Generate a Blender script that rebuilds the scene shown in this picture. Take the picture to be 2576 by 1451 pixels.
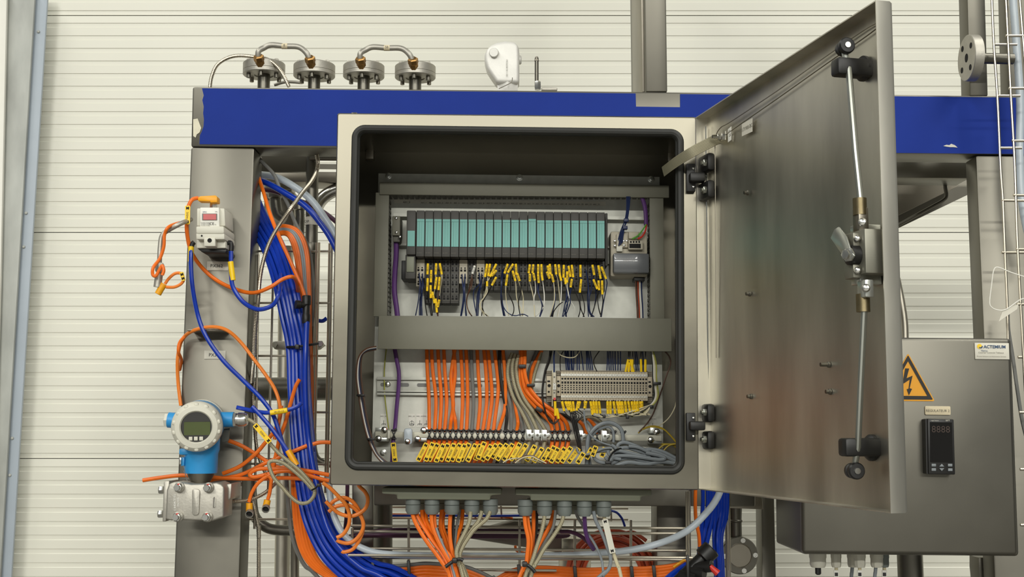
import bpy, bmesh, math, random
from mathutils import Vector, Matrix
random.seed(7)
for o in list(bpy.data.objects): bpy.data.objects.remove(o)
SC = bpy.context.scene
COL = SC.collection

# ------------------------------------------------------------------ camera, world, lights, exposure
W_, H_ = 2576, 1451
F = 3157.0; CX, CY = W_/2, H_/2
PITCH = math.atan(361.5/F)
CAMZ = 1.40
cam_d = bpy.data.cameras.new('camera'); cam = bpy.data.objects.new('camera', cam_d); COL.objects.link(cam)
cam_d.sensor_width = 36.0; cam_d.lens = F/W_*36.0; cam_d.clip_start = 0.05
cam.location = (0, 0, CAMZ); cam.rotation_euler = (math.pi/2+PITCH, 0, 0)
SC.camera = cam
wd = bpy.data.worlds.new('hall'); SC.world = wd; wd.use_nodes = True
wd.node_tree.nodes['Background'].inputs[0].default_value = (0.97, 1.0, 0.96, 1)
wd.node_tree.nodes['Background'].inputs[1].default_value = 0.115
def lamp(x, y, z, sx, sy, e):
    l = bpy.data.lights.new('hall_lamp', 'AREA'); l.shape = 'RECTANGLE'; l.size = sx; l.size_y = sy
    l.energy = e; l.color = (1.0, 0.99, 0.92)
    o = bpy.data.objects.new('hall_lamp', l); o.location = (x, y, z); COL.objects.link(o)
lamp(0, -16.0, 6.2, 18.0, 1.4, 4500)
for y, e in ((1.2, 90), (-4.0, 150), (-9.0, 280)):
    for x in (-3.6, 3.2): lamp(x, y, 6.2, 1.0, 3.0, e)
SC.view_settings.view_transform = 'Standard'
try: SC.view_settings.look = 'None'
except Exception: pass
SC.view_settings.gamma = 1.0; SC.view_settings.use_curve_mapping = False
SC.view_settings.exposure = 0.37

# ------------------------------------------------------------------ projection helpers (photo pixel + distance -> point)
cp, sp = math.cos(PITCH), math.sin(PITCH)
def ray(x, y):
    u, v = (x-CX)/F, (CY-y)/F
    return Vector((u, cp - sp*v, sp + cp*v))
ORG = Vector((0, 0, CAMZ))
def P(x, y, d):
    r = ray(x, y); return ORG + r*(d/r.y)
def pxm(d): return d/F            # metres per pixel at distance d
ROLL = 0.0112
def lean(x): return (x-1440)/27500.0
def rc(x0, y0, x1, y1, roll=ROLL):
    w, h = x1-x0, y1-y0
    return [(x0, y0), (x1, y0+roll*w), (x1+lean(x1)*h, y1+roll*w), (x0+lean(x0)*h, y1)]
def crop(ox, oy, s):
    def f(*pts):
        out = []; d = None
        for p in pts:
            if len(p) > 2: d = p[2]
            out.append((ox+p[0]/s, oy+p[1]/s, d))
        return out
    return f
C5 = crop(980, 500, 4.534); C6 = crop(1300, 480, 4.2675); C7 = crop(820, 780, 2.6833); CA = crop(820, 270, 2.6385)
C7b = crop(930, 1030, 6.44); C8 = crop(1320, 870, 4.3975); CL = crop(350, 440, 3.1545); CM = crop(330, 860, 2.4545)
B1 = crop(700, 1190, 5.3667); B2 = crop(1100, 1190, 5.3667); B3 = crop(1500, 1190, 5.3667)
L5 = crop(640, 370, 4.68); L6 = crop(600, 640, 3.4545); L7 = crop(560, 1020, 4.533); T8 = crop(390, 980, 4.1444)
G5 = crop(1240, 860, 5.805); R7 = crop(1440, 1030, 9.2); LK = crop(2080, 480, 4.5344); FL = crop(600, 110, 5.051)
RT = crop(2390, 0, 3.455); RG = crop(1900, 830, 2.337); RM = crop(2220, 380, 2.789); PXC = crop(480, 470, 6.909)
K1 = crop(1040, 1100, 16.1); K2 = crop(1200, 1080, 12.88); C2 = crop(860, 0, 2.9953); C3 = crop(1716, 0, 2.9953)

# ------------------------------------------------------------------ materials
def lin(c):
    out = []
    for v in c:
        v = v/255.0
        out.append(v/12.92 if v <= 0.04045 else ((v+0.055)/1.055)**2.4)
    return out
MATS = {}
def mat(name, rgb, rough=0.5, metal=0.0, var=0.06, scale=25.0, stretch=(1, 1, 1), bump=0.0, bscale=60.0, rvar=0.0, emit=0.0, trans=0.0, coat=0.0, rgb2=None, kind='noise', spec=0.5):
    m = bpy.data.materials.new(name); m.use_nodes = True
    nt = m.node_tree; b = nt.nodes['Principled BSDF']
    c = lin(rgb)
    b.inputs['Roughness'].default_value = rough; b.inputs['Metallic'].default_value = metal
    b.inputs['Specular IOR Level'].default_value = spec
    if trans: b.inputs['Transmission Weight'].default_value = trans
    if coat: b.inputs['Coat Weight'].default_value = coat
    tc = nt.nodes.new('ShaderNodeTexCoord'); mp = nt.nodes.new('ShaderNodeMapping'); mp.inputs['Scale'].default_value = stretch
    geo = nt.nodes.new('ShaderNodeNewGeometry')
    nt.links.new(geo.outputs['Position'], mp.inputs['Vector'])
    if kind == 'voronoi':
        n = nt.nodes.new('ShaderNodeTexVoronoi'); n.inputs['Scale'].default_value = scale; fac = n.outputs['Color']
    else:
        n = nt.nodes.new('ShaderNodeTexNoise'); n.inputs['Scale'].default_value = scale; n.inputs['Detail'].default_value = 5; fac = n.outputs['Fac']
    nt.links.new(mp.outputs['Vector'], n.inputs['Vector'])
    ramp = nt.nodes.new('ShaderNodeValToRGB'); nt.links.new(fac, ramp.inputs['Fac'])
    d = lin(rgb2) if rgb2 else None
    lo = [max(0, v*(1-2*var)) for v in c] if not d else c
    hi = [min(1, v*(1+2*var)) for v in c] if not d else d
    ramp.color_ramp.elements[0].color = (*lo, 1); ramp.color_ramp.elements[1].color = (*hi, 1)
    ramp.color_ramp.elements[0].position = 0.25; ramp.color_ramp.elements[1].position = 0.75
    nt.links.new(ramp.outputs['Color'], b.inputs['Base Color'])
    if rvar:
        mr = nt.nodes.new('ShaderNodeMapRange'); nt.links.new(fac, mr.inputs['Value'])
        mr.inputs['To Min'].default_value = max(0.03, rough-rvar); mr.inputs['To Max'].default_value = min(1, rough+rvar)
        nt.links.new(mr.outputs['Result'], b.inputs['Roughness'])
    if bump:
        n2 = nt.nodes.new('ShaderNodeTexNoise'); n2.inputs['Scale'].default_value = bscale; nt.links.new(mp.outputs['Vector'], n2.inputs['Vector'])
        bp = nt.nodes.new('ShaderNodeBump'); bp.inputs['Strength'].default_value = bump; bp.inputs['Distance'].default_value = 0.002
        nt.links.new(n2.outputs['Fac'], bp.inputs['Height']); nt.links.new(bp.outputs['Normal'], b.inputs['Normal'])
    if emit:
        nt.links.new(ramp.outputs['Color'], b.inputs['Emission Color']); b.inputs['Emission Strength'].default_value = emit
    MATS[name] = m; return m
mat('wall_white', (230, 228, 214), 0.35, var=0.012, scale=3)
mat('galv', (172, 174, 168), 0.5, 0.1, var=0.13, scale=16, stretch=(1, 1, .35), rvar=.12)
mat('galv_smooth', (172, 182, 192), 0.45, 0.0, var=0.03, scale=8)
mat('steel', (196, 190, 176), 0.42, 1.0, var=0.05, scale=5, stretch=(1, 1, .5), rvar=.07, bump=.03, bscale=300)
mat('steel_door', (206, 202, 190), 0.43, 1.0, var=0.14, scale=4.2, stretch=(2.6, 2.6, .6), rvar=.10)
mat('steel_frame', (119, 116, 107), 0.42, 1.0, var=0.05, scale=6, rvar=.08)
mat('steel_rim', (120, 116, 104), 0.31, 1.0, var=0.07, scale=9, stretch=(.4, .4, 1), rvar=.08)
mat('steel_bright', (215, 214, 208), 0.22, 1.0, var=0.03, scale=20)
mat('steel_dark', (150, 144, 132), 0.4, 1.0, var=0.08, scale=9)
mat('wire_steel', (190, 182, 166), 0.33, 1.0, var=0.04)
mat('cast', (184, 180, 170), 0.5, 0.8, var=0.05, scale=40, bump=.12, bscale=220)
mat('cast_white', (232, 230, 224), 0.5, 0.25, var=0.03, scale=30, bump=.12, bscale=200)
mat('brass', (170, 132, 82), 0.4, 1.0, var=0.15, scale=60)
mat('blue_film', (26, 52, 142), 0.55, 0.0, var=0.05, scale=7, spec=.12)
mat('blue_hose', (10, 54, 168), 0.28, 0.0, var=0.05, scale=20)
mat('blue_dev', (46, 146, 208), 0.4, var=0.03)
mat('zinc', (206, 206, 196), 0.5, 0.35, var=0.04, scale=70, rvar=.06)
mat('zinc_bright', (208, 210, 204), 0.3, 0.85, var=0.05, scale=40)
mat('pvc', (124, 122, 107), 0.55, var=0.015, scale=40)
mat('pvc_dark', (104, 102, 92), 0.6, var=0.02)
mat('black', (26, 25, 24), 0.45, var=0.08, scale=40)
mat('rubber', (40, 40, 37), 0.55, var=0.06, scale=30)
mat('void', (12, 11, 10), 0.8, var=0.0)
mat('module', (66, 64, 60), 0.55, var=0.03)
mat('teal', (112, 174, 166), 0.5, var=0.02)
mat('beige', (188, 180, 160), 0.5, var=0.03)
mat('terminal', (176, 164, 140), 0.5, var=0.02)
mat('terminal_dark', (128, 118, 100), 0.55, var=0.02)
mat('white', (236, 234, 224), 0.45, var=0.01)
mat('offwhite', (214, 211, 196), 0.45, var=0.02)
mat('yellow', (248, 206, 20), 0.4, var=0.03)
mat('amber', (240, 166, 18), 0.4, var=0.03)
mat('orange', (236, 112, 18), 0.42, var=0.05, scale=30)
mat('orange_tint', (240, 132, 44), 0.42, var=0.04, scale=30)
mat('red_cable', (176, 70, 34), 0.45, var=0.07, scale=30)
mat('grey_cable', (132, 138, 142), 0.45, var=0.04, scale=30)
mat('grey_dark', (112, 112, 108), 0.45, var=0.04, scale=30)
mat('purple', (98, 58, 122), 0.4, var=0.05)
mat('purple_dark', (78, 44, 68), 0.45, var=0.06)
mat('clear_hose', (206, 216, 224), 0.3, var=0.02, trans=.25)
mat('navy', (30, 44, 84), 0.4, var=0.06)
mat('brown', (92, 60, 42), 0.45, var=0.06)
mat('dark_wire', (34, 32, 30), 0.45, var=0.05)
mat('ivory', (216, 206, 172), 0.45, var=0.03)
mat('green_yellow', (160, 160, 60), 0.45, var=0.06)
mat('lime', (96, 170, 60), 0.45, var=0.05)
mat('gold_wire', (176, 150, 40), 0.45, var=0.06)
mat('red', (206, 46, 36), 0.4, var=0.04)
mat('red_display', (176, 46, 44), 0.25, var=0.05, emit=.12)
mat('lcd', (78, 88, 48), 0.2, var=0.03)
mat('glass_dark', (24, 22, 20), 0.08, var=0.02, coat=.6)
mat('cover_grey', (96, 98, 100), 0.32, var=0.04, coat=.4)
mat('gland_grey', (116, 122, 118), 0.45, var=0.02)
mat('gland_plate', (124, 126, 108), 0.5, var=0.02)
mat('floor_grey', (112, 110, 105), 0.6, var=0.06, scale=1.5)
mat('ink', (40, 38, 36), 0.6, var=0.0)
mat('ink_faint', (120, 116, 104), 0.6, var=0.0)
mat('ink_blue', (44, 74, 110), 0.5, var=0.0)
mat('rod', (178, 180, 172), 0.4, 1.0, var=0.03)
mat('bronze', (132, 120, 92), 0.42, 1.0, var=0.1, scale=60)
mat('zinc_dark', (138, 136, 124), 0.45, .7, var=0.05, scale=40)
mat('ink_dim', (58, 40, 30), 0.5, var=0.0)
mat('rail_steel', (200, 197, 180), 0.5, 0.3, var=0.04, scale=40)
mat('paper', (216, 212, 198), 0.6, var=0.02)
mat('tape', (222, 208, 176), 0.6, var=0.03)
mat('adhesive', (226, 220, 196), 0.7, var=0.06, scale=60)
# braided screen: crossed bands on the cable's own coordinates
def braid(name, a, b_):
    m = mat(name, a, 0.45, 0.35, var=0.0); nt = m.node_tree; b = nt.nodes['Principled BSDF']
    uv = nt.nodes.new('ShaderNodeUVMap'); sx = nt.nodes.new('ShaderNodeSeparateXYZ'); nt.links.new(uv.outputs['UV'], sx.inputs[0])
    res = []
    for sg in (1, -1):
        m1 = nt.nodes.new('ShaderNodeMath'); m1.operation = 'MULTIPLY'; m1.inputs[1].default_value = 1900.0*sg; nt.links.new(sx.outputs['Y'], m1.inputs[0])
        m2 = nt.nodes.new('ShaderNodeMath'); m2.operation = 'MULTIPLY'; m2.inputs[1].default_value = 25.13; nt.links.new(sx.outputs['X'], m2.inputs[0])
        m3 = nt.nodes.new('ShaderNodeMath'); m3.operation = 'ADD'; nt.links.new(m1.outputs[0], m3.inputs[0]); nt.links.new(m2.outputs[0], m3.inputs[1])
        m4 = nt.nodes.new('ShaderNodeMath'); m4.operation = 'SINE'; nt.links.new(m3.outputs[0], m4.inputs[0]); res.append(m4)
    mx = nt.nodes.new('ShaderNodeMath'); mx.operation = 'MULTIPLY'; nt.links.new(res[0].outputs[0], mx.inputs[0]); nt.links.new(res[1].outputs[0], mx.inputs[1])
    r = nt.nodes.new('ShaderNodeValToRGB'); r.color_ramp.elements[0].color = (*lin(b_), 1); r.color_ramp.elements[1].color = (*lin(a), 1)
    mr = nt.nodes.new('ShaderNodeMapRange'); mr.inputs['From Min'].default_value = -1; nt.links.new(mx.outputs[0], mr.inputs['Value'])
    nt.links.new(mr.outputs['Result'], r.inputs['Fac']); nt.links.new(r.outputs['Color'], b.inputs['Base Color'])
    bp = nt.nodes.new('ShaderNodeBump'); bp.inputs['Strength'].default_value = .5; bp.inputs['Distance'].default_value = .001
    nt.links.new(mr.outputs['Result'], bp.inputs['Height']); nt.links.new(bp.outputs['Normal'], b.inputs['Normal'])
braid('braid', (204, 196, 164), (98, 90, 68))
braid('braid_flat', (205, 198, 168), (104, 98, 78))

# ------------------------------------------------------------------ mesh builder
class MB:
    def __init__(s): s.v = []; s.f = []; s.uv = {}
    def add(s, vs, fs):
        o = len(s.v); s.v += [Vector(v) for v in vs]; s.f += [tuple(i+o for i in f) for f in fs]; return s
    def loft(s, loops, cap0=True, cap1=True, closed=False):
        n = len(loops[0]); o = len(s.v)
        for l in loops: s.v += [Vector(v) for v in l]
        m = len(loops)
        for i in range(m if closed else m-1):
            a, b = o+i*n, o+((i+1) % m)*n
            for j in range(n): s.f.append((a+j, a+(j+1) % n, b+(j+1) % n, b+j))
        if not closed:
            if cap0: s.f.append(tuple(o+j for j in range(n))[::-1])
            if cap1: s.f.append(tuple(o+(m-1)*n+j for j in range(n)))
        return s
    def pp(s, poly, d0, d1):
        a = [P(p[0], p[1], d0) for p in poly]; n = len(a)
        for i, p in enumerate(poly):          # posts that leave the picture go on to the floor
            if p[1] == 1475:
                j = i-1 if poly[i-1][1] != 1475 else (i+1) % n
                q = a[j]; t = (q.z-.001)/(q.z-a[i].z); a[i] = q.lerp(a[i], t)
        return s.loft([a, [Vector((q.x, d1, q.z)) for q in a]])
    def rect(s, x0, y0, x1, y1, d0, d1, roll=ROLL): return s.pp(rc(x0, y0, x1, y1, roll), d0, d1)
    def box(s, c, size, M=None):
        c = Vector(c); h = [k/2 for k in size]
        vs = []
        for z in (-1, 1):
            for x, y in ((-1, -1), (1, -1), (1, 1), (-1, 1)):
                q = Vector((x*h[0], y*h[1], z*h[2])); vs.append(c+(M @ q if M else q))
        return s.add(vs, [(3, 2, 1, 0), (4, 5, 6, 7), (0, 1, 5, 4), (1, 2, 6, 5), (2, 3, 7, 6), (3, 0, 4, 7)])
    def lathe(s, c, ax, prof, n=20, cap0=True, cap1=True, ph=0.0):
        c = Vector(c); ax = Vector(ax).normalized(); e1, e2 = frame(ax)
        return s.loft([[c+ax*h+(e1*math.cos(ph+2*math.pi*j/n)+e2*math.sin(ph+2*math.pi*j/n))*r for j in range(n)] for r, h in prof], cap0, cap1)
    def cyl(s, p0, p1, r, n=12, r1=None):
        p0, p1 = Vector(p0), Vector(p1); L = (p1-p0).length
        return s.lathe(p0, p1-p0, [(r, 0), (r if r1 is None else r1, L)], n)
    def tube(s, pts, r, n=8, closed=False):
        pts = [Vector(p) for p in pts]; m = len(pts); loops = []
        e1 = None; L = 0.0; o = len(s.v)
        for i, p in enumerate(pts):
            if closed: t = pts[(i+1) % m]-pts[i-1]
            else: t = pts[min(i+1, m-1)]-pts[max(i-1, 0)]
            if t.length < 1e-9: t = Vector((0, 0, 1))
            t.normalize()
            if e1 is None: e1, _ = frame(t)
            e1 = (e1 - t*e1.dot(t))
            e1 = e1.normalized() if e1.length > 1e-6 else frame(t)[0]
            e2 = t.cross(e1)
            rr = r[i] if isinstance(r, (list, tuple)) else r
            if i: L += (p-pts[i-1]).length
            loops.append([p+(e1*math.cos(2*math.pi*j/n)+e2*math.sin(2*math.pi*j/n))*rr for j in range(n)])
            for j in range(n): s.uv[o+i*n+j] = (j/n, L)
        s.loft(loops, closed=closed)
        return s
def frame(ax):
    ax = Vector(ax).normalized()
    ref = Vector((0, 0, 1)) if abs(ax.z) < 0.9 else Vector((1, 0, 0))
    e1 = ax.cross(ref).normalized(); return e1, ax.cross(e1).normalized()
def build(mb, name, m, parent=None, bevel=0.0, seg=2, sharp=0.6, origin=None):
    bm = bmesh.new(); vs = [bm.verts.new(v) for v in mb.v]
    uvl = bm.loops.layers.uv.new('UVMap') if mb.uv else None
    n = len(vs)
    for f in mb.f:
        try: fa = bm.faces.new([vs[i] for i in f])
        except ValueError: continue
        if uvl:
            us = [mb.uv.get(i, (0, 0)) for i in f]; mx = max(u[0] for u in us)
            for lp, u in zip(fa.loops, us): lp[uvl].uv = (u[0]+(1.0 if mx-u[0] > .5 else 0.0), u[1])
    bmesh.ops.recalc_face_normals(bm, faces=bm.faces)
    if bevel:
        es = [e for e in bm.edges if len(e.link_faces) == 2 and e.calc_face_angle(0) > 0.6]
        res = bmesh.ops.bevel(bm, geom=es, offset=bevel, segments=seg, affect='EDGES', profile=0.5, clamp_overlap=True)
    xs = [v.co for v in bm.verts]
    lo = Vector((min(c.x for c in xs), min(c.y for c in xs), min(c.z for c in xs))); hi = Vector((max(c.x for c in xs), max(c.y for c in xs), max(c.z for c in xs)))
    org = Vector(origin) if origin else Vector(((lo.x+hi.x)/2, (lo.y+hi.y)/2, lo.z))
    for v in bm.verts: v.co -= org
    rounded = set(res['faces']) if bevel else None
    for f in bm.faces: f.smooth = (rounded is None) or (f in rounded) or len(bm.faces) > 700
    me = bpy.data.meshes.new(name); bm.to_mesh(me); bm.free()
    me.set_sharp_from_angle(angle=sharp)
    me.materials.append(MATS[m])
    o = bpy.data.objects.new(name, me); COL.objects.link(o)
    put(o, org, parent); return o
WORLD = {}
def put(o, org, parent):
    WORLD[o] = Vector(org)
    if parent: o.parent = parent; o.location = Vector(org)-WORLD[parent]
    else: o.location = org
def tag(o, label, cat, group=None, kind=None):
    o['label'] = label; o['category'] = cat
    if group: o['group'] = group
    if kind: o['kind'] = kind
    return o
def thing(name, label, cat, loc, group=None):
    o = bpy.data.objects.new(name, None); COL.objects.link(o); o.empty_display_size = .02
    put(o, Vector(loc), None); return tag(o, label, cat, group)
def struct(name, loc=(0, 0, 0)):
    o = bpy.data.objects.new(name, None); COL.objects.link(o); put(o, Vector(loc), None); o['kind'] = 'structure'; return o
def lab(o, label): o['label'] = label; return o
def crom(pts, k=6, closed=False):
    pts = [Vector(p) for p in pts]; n = len(pts)
    if n < 3 and not closed:
        return [pts[0].lerp(pts[-1], i/2) for i in range(3)]
    out = []
    rng = range(n) if closed else range(n-1)
    for i in rng:
        if closed: a, b, c, d = pts[i-1], pts[i], pts[(i+1) % n], pts[(i+2) % n]
        else: a, b, c, d = pts[max(i-1, 0)], pts[i], pts[i+1], pts[min(i+2, n-1)]
        for j in range(k):
            t = j/k
            out.append(.5*((2*b)+(c-a)*t+(2*a-5*b+4*c-d)*t*t+(3*b-a-3*c+d)*t**3))
    if not closed: out.append(pts[-1])
    return out
def path(pts, d0=None, k=6, closed=False):
    d = d0; q = []
    for p in pts:
        if len(p) > 2 and p[2] is not None: d = p[2]
        q.append(P(p[0], p[1], d))
    if not closed and pts[-1][1] >= 1445:      # runs that leave the picture go on below it
        v = q[-1]-q[-2]
        q.append(q[-1]+v*((q[-1].z-.002)/-v.z) if pts[-1][1] == 1475 else q[-1]+v.normalized()*.22-Vector((0, 0, .05)))
    return crom(q, k, closed)
def cable(name, label, cat, pts, r, m, d=None, parent=None, group=None, n=8, k=6):
    n = max(n, 14) if r > 7 else n
    pts3 = path(pts, d, k); dm = sum(p.y for p in pts3)/len(pts3)
    o = build(MB().tube(pts3, r*pxm(dm), n), name, m, parent)
    if cat: tag(o, label, cat, group)
    elif label: o['label'] = label
    return o
def conduit(name, label, pts, r, d=None, pitch=4.2, parent=None, cat='conduit', m='wire_steel'):
    pts3 = path(pts, d, 16); L = [0.0]
    for a, b in zip(pts3, pts3[1:]): L.append(L[-1]+(b-a).length)
    dm = sum(p.y for p in pts3)/len(pts3); pm = pitch*pxm(dm); N = int(L[-1]/pm)*4; q = []; rr = []; j = 0
    for i in range(N+1):
        s = L[-1]*i/N
        while j < len(L)-2 and L[j+1] < s: j += 1
        t = (s-L[j])/max(1e-9, L[j+1]-L[j]); q.append(pts3[j].lerp(pts3[j+1], t))
        rr.append(r*pxm(dm)*(1.0, 1.0, 0.80, 0.80)[i % 4])
    o = build(MB().tube(q, rr, 9), name, m, parent)
    if cat: tag(o, label, cat)
    elif label: o['label'] = label
    return o
def text(s, at, xd, yd, h, m, parent, off=0.0006, name='lettering', bold=0.0):
    cu = bpy.data.curves.new('txt', 'FONT'); cu.body = s; cu.size = 1.0; cu.align_x = 'CENTER'; cu.align_y = 'CENTER'; cu.resolution_u = 2; cu.offset = bold
    ob = bpy.data.objects.new('txt', cu); me = bpy.data.meshes.new_from_object(ob)
    bpy.data.objects.remove(ob); bpy.data.curves.remove(cu)
    xd = Vector(xd).normalized(); yd = Vector(yd); yd = (yd-xd*yd.dot(xd)).normalized(); nz = xd.cross(yd)
    k = h/0.72
    at = Vector(at)
    for v in me.vertices: v.co = xd*(v.co.x*k)+yd*(v.co.y*k)+nz*off
    me.name = name; me.materials.clear(); me.materials.append(MATS[m])
    o = bpy.data.objects.new(name, me); COL.objects.link(o); put(o, at, parent); return o
def ptext(s, x, y, d, hpx, m, parent, ang=0.0, off=0.0006, **k):
    p = P(x, y, d); a = math.radians(ang)
    xd = P(x+10*math.cos(a), y-10*math.sin(a), d)-p; yd = P(x-10*math.sin(a), y-10*math.cos(a), d)-p
    return text(s, p, xd, yd, hpx*pxm(d), m, parent, off, **k)
ORD = 'first second third fourth fifth sixth seventh eighth ninth tenth eleventh twelfth thirteenth fourteenth fifteenth sixteenth seventeenth eighteenth nineteenth twentieth'.split()
TENS = {20: 'twenty', 30: 'thirty', 40: 'forty', 50: 'fifty'}
def ordn(i):
    if i < 20: return ORD[i]
    t, u = divmod(i+1, 10)
    return TENS[t*10]+'-'+ORD[u-1] if u else {30: 'thirtieth', 40: 'fortieth', 50: 'fiftieth'}[i+1]
def dup(o, delta, parent=None):
    c = o.copy(); COL.objects.link(c)
    w = WORLD[o]+Vector(delta)
    if parent: c.parent = parent
    put(c, w, parent); return c
def hexbolt(mb, c, ax, r, h, n=6): return mb.lathe(c, ax, [(r, 0), (r, h*.75), (r*.8, h)], n)
def screw(c, ax, r, name, m, parent, h=None):
    mb = MB().lathe(c, ax, [(r, 0), (r, (h or r)*.45), (r*.7, (h or r)*.85), (r*.15, (h or r))], 14); return build(mb, name, m, parent)
TOCAM = Vector((0, -1, 0)); UP = Vector((0, 0, 1)); RIGHT = Vector((1, 0, 0))
# ------------------------------------------------------------------ setting: floor, sectional wall door, jamb
fl = build(MB().box((0.3, -2, -.02), (14, 14, .04)), 'floor', 'floor_grey'); fl['kind'] = 'structure'
WD = 3.5
z1, z2, z3 = (P(1288, y, WD).z for y in (38, 580.5, 1152))
HP = (z1-z3)/2
wall = build(MB().box((0.15, WD+.06, 2.5), (6.0, .04, 5.0)), 'wall_back', 'wall_white'); wall['kind'] = 'structure'
def wall_panel(ztop, h, nrib):
    prof = [(ztop-.0015, WD+.012), (ztop-.0018, WD+.001)]
    p = HP/17.0; gap = .0018
    z = ztop-gap
    for i in range(nrib):
        zt = ztop - i*p
        a = zt-p*.62 if i else zt-p*.62
        prof += [(a, WD), (a-.0012, WD+.0016), (a-p*.33, WD+.0016), (a-p*.33-.0018, WD)]
    prof += [(ztop-h+.0018, WD), (ztop-h+.0015, WD+.012)]
    mb = MB(); x0, x1 = -2.0, 2.4
    vs = []
    for z, y in prof: vs += [(x0, y, z), (x1, y, z)]
    mb.add(vs, [(2*i, 2*i+1, 2*i+3, 2*i+2) for i in range(len(prof)-1)])
    n = len(vs); mb.add([(x0, WD+.035, prof[0][0]), (x1, WD+.035, prof[0][0]), (x0, WD+.035, prof[-1][0]), (x1, WD+.035, prof[-1][0])], [(0, 1, 3, 2)])
    return build(mb, 'panel', 'wall_white', wall, sharp=.3)
zt = z1+HP*2
while zt > .3:
    wall_panel(zt, HP, 17); zt -= HP
jamb = struct('trim_1', P(60, 1451, 3.4))
build(MB().pp([(86, -20), (120, -20), (27, 1470), (-3, 1470)], 3.445, 3.455), 'door_jamb_flange', 'galv_smooth', jamb, .001)
build(MB().pp([(20, -20), (88, -20), (-1, 1470), (-80, 1470), (2, 700)], 3.43, 3.442), 'post', 'galv', jamb, .002)
build(MB().pp([(-60, -20), (17, -20), (1, 700), (-22, 1470), (-90, 1470)], 3.415, 3.428), 'edge_panel', 'white', jamb, .002)
for x, y in ((97, 80), (66, 536), (60, 621), (31, 1102), (25, 1195)):
    screw(P(x, y, 3.445), TOCAM, .0045, 'screw', 'galv', jamb)

# ------------------------------------------------------------------ machine frame
fr = thing('machine_frame', 'stainless steel machine frame with a long blue painted top beam', 'frame', P(1500, 1451, 2.44))
build(MB().pp([(484, 217.5), (3300, 249.5), (3300, 396.5), (480, 369.5)], 2.40, 2.48), 'beam', 'steel_frame', fr, .004)
film = [(508, 222), (860, 226), (1599, 235), (1600, 268), (1711, 269.5), (1711, 236.5), (3300, 253), (3300, 393.5), (2255, 384.5), (850, 367), (502, 362.5),
        (503, 340), (507, 332), (512, 318), (513, 300), (511, 285), (512.5, 268), (509, 252), (512.5, 240), (510, 230)]
lab(build(MB().pp(film, 2.3988, 2.3998), 'blue_film', 'blue_film', fr), 'blue painted band along the beam')
build(MB().pp([(486, 300), (497, 298), (506, 322), (502, 333), (495, 338), (492, 346), (486, 342)], 2.3985, 2.3998), 'adhesive_residue', 'adhesive', fr)
build(MB().pp([(2373, 367), (2381, 364), (2388, 365), (2393, 361.5), (2402, 365), (2409, 371), (2399, 370), (2390, 370), (2380, 368.5)], 2.3978, 2.3986), 'paint_chip', 'paper', fr)
build(MB().pp([(480, 370), (640, 372), (601, 1475), (436, 1475)], 2.40, 2.48), 'column', 'steel_frame', fr, .004)
build(MB().pp([(2455, 391), (2660, 393), (2720, 1475), (2503, 1475)], 2.40, 2.459), 'column', 'steel_frame', fr, .004)
build(MB().pp([(1612, -700), (1666, -700), (1679, 231), (1625, 231)], 2.405, 2.70), 'upper_post', 'steel_frame', fr, .003)
build(MB().pp([(1603, -700), (1611, -700), (1624, 231), (1616, 231)], 2.43, 2.62), 'post_web', 'steel_dark', fr, .001)
build(MB().pp([(2415, -700), (2458, -700), (2486, 241), (2440, 241)], 2.405, 2.455), 'upper_post', 'steel_frame', fr, .003)
build(MB().pp([(2516, -700), (2620, -700), (2650, 244), (2541, 242)], 2.405, 2.455), 'upper_post', 'steel_frame', fr, .003)
for a, b in ((487, 579),):
    q0, q1 = P(487, 830, 2.395), P(577, 832, 2.395)
    build(MB().box(((q0.x+q1.x)/2, 2.375, q0.z-.004), (q1.x-q0.x, .055, .003)), 'bracket_plate', 'steel_dark', fr, .0005)
# cross members seen behind the beam and the small cabinet
build(MB().pp([(2230, 399), (2440, 402), (2440, 449), (2230, 447)], 2.62, 2.70), 'cross_beam', 'steel_frame', fr, .003)
build(MB().pp([(2230, 452), (2440, 452), (2440, 487), (2230, 588)], 2.86, 2.88), 'diagonal_plate', 'steel_frame', fr)
build(MB().pp([(2230, 448), (2410, 448), (2410, 468), (2230, 556)], 2.80, 2.83), 'diagonal_plate', 'steel_dark', fr)
build(MB().tube(path([(2377, 440), (2378, 470), (2381, 492), (2372, 504), (2340, 522), (2240, 577)], 2.70), 5*pxm(2.7), 10), 'drain_pipe', 'steel_frame', fr)
build(MB().pp([(600, 388), (775, 390), (775, 432), (600, 432)], 2.62, 2.63), 'back_plate', 'steel_frame', fr)
build(MB().pp([(600, 430), (860, 432), (860, 458), (600, 458)], 2.70, 2.78), 'cross_beam', 'steel_dark', fr, .003)
build(MB().tube([P(780, 398, 2.58), P(870, 399, 2.58)], 6*pxm(2.58), 12), 'cross_pipe', 'steel_frame', fr)
build(MB().pp([(790, 412), (870, 413), (870, 424), (790, 423)], 2.75, 2.76), 'rail_strip', 'steel_frame', fr)
build(MB().pp([(940, 1180), (1900, 1185), (1900, 1274), (940, 1271)], 2.42, 2.50), 'lower_beam', 'steel_frame', fr, .003)
build(MB().pp([(884, 700), (938, 700), (940, 1475), (886, 1475)], 2.52, 2.60), 'rear_post', 'steel_frame', fr, .003)
build(MB().pp([(1650, 900), (1725, 900), (1729, 1475), (1652, 1475)], 2.53, 2.63), 'rear_post', 'steel_frame', fr, .003)
build(MB().pp([(1914, 1200), (1947, 1200), (1953, 1475), (1917, 1475)], 2.60, 2.66), 'rear_post', 'steel_frame', fr, .003)
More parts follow.
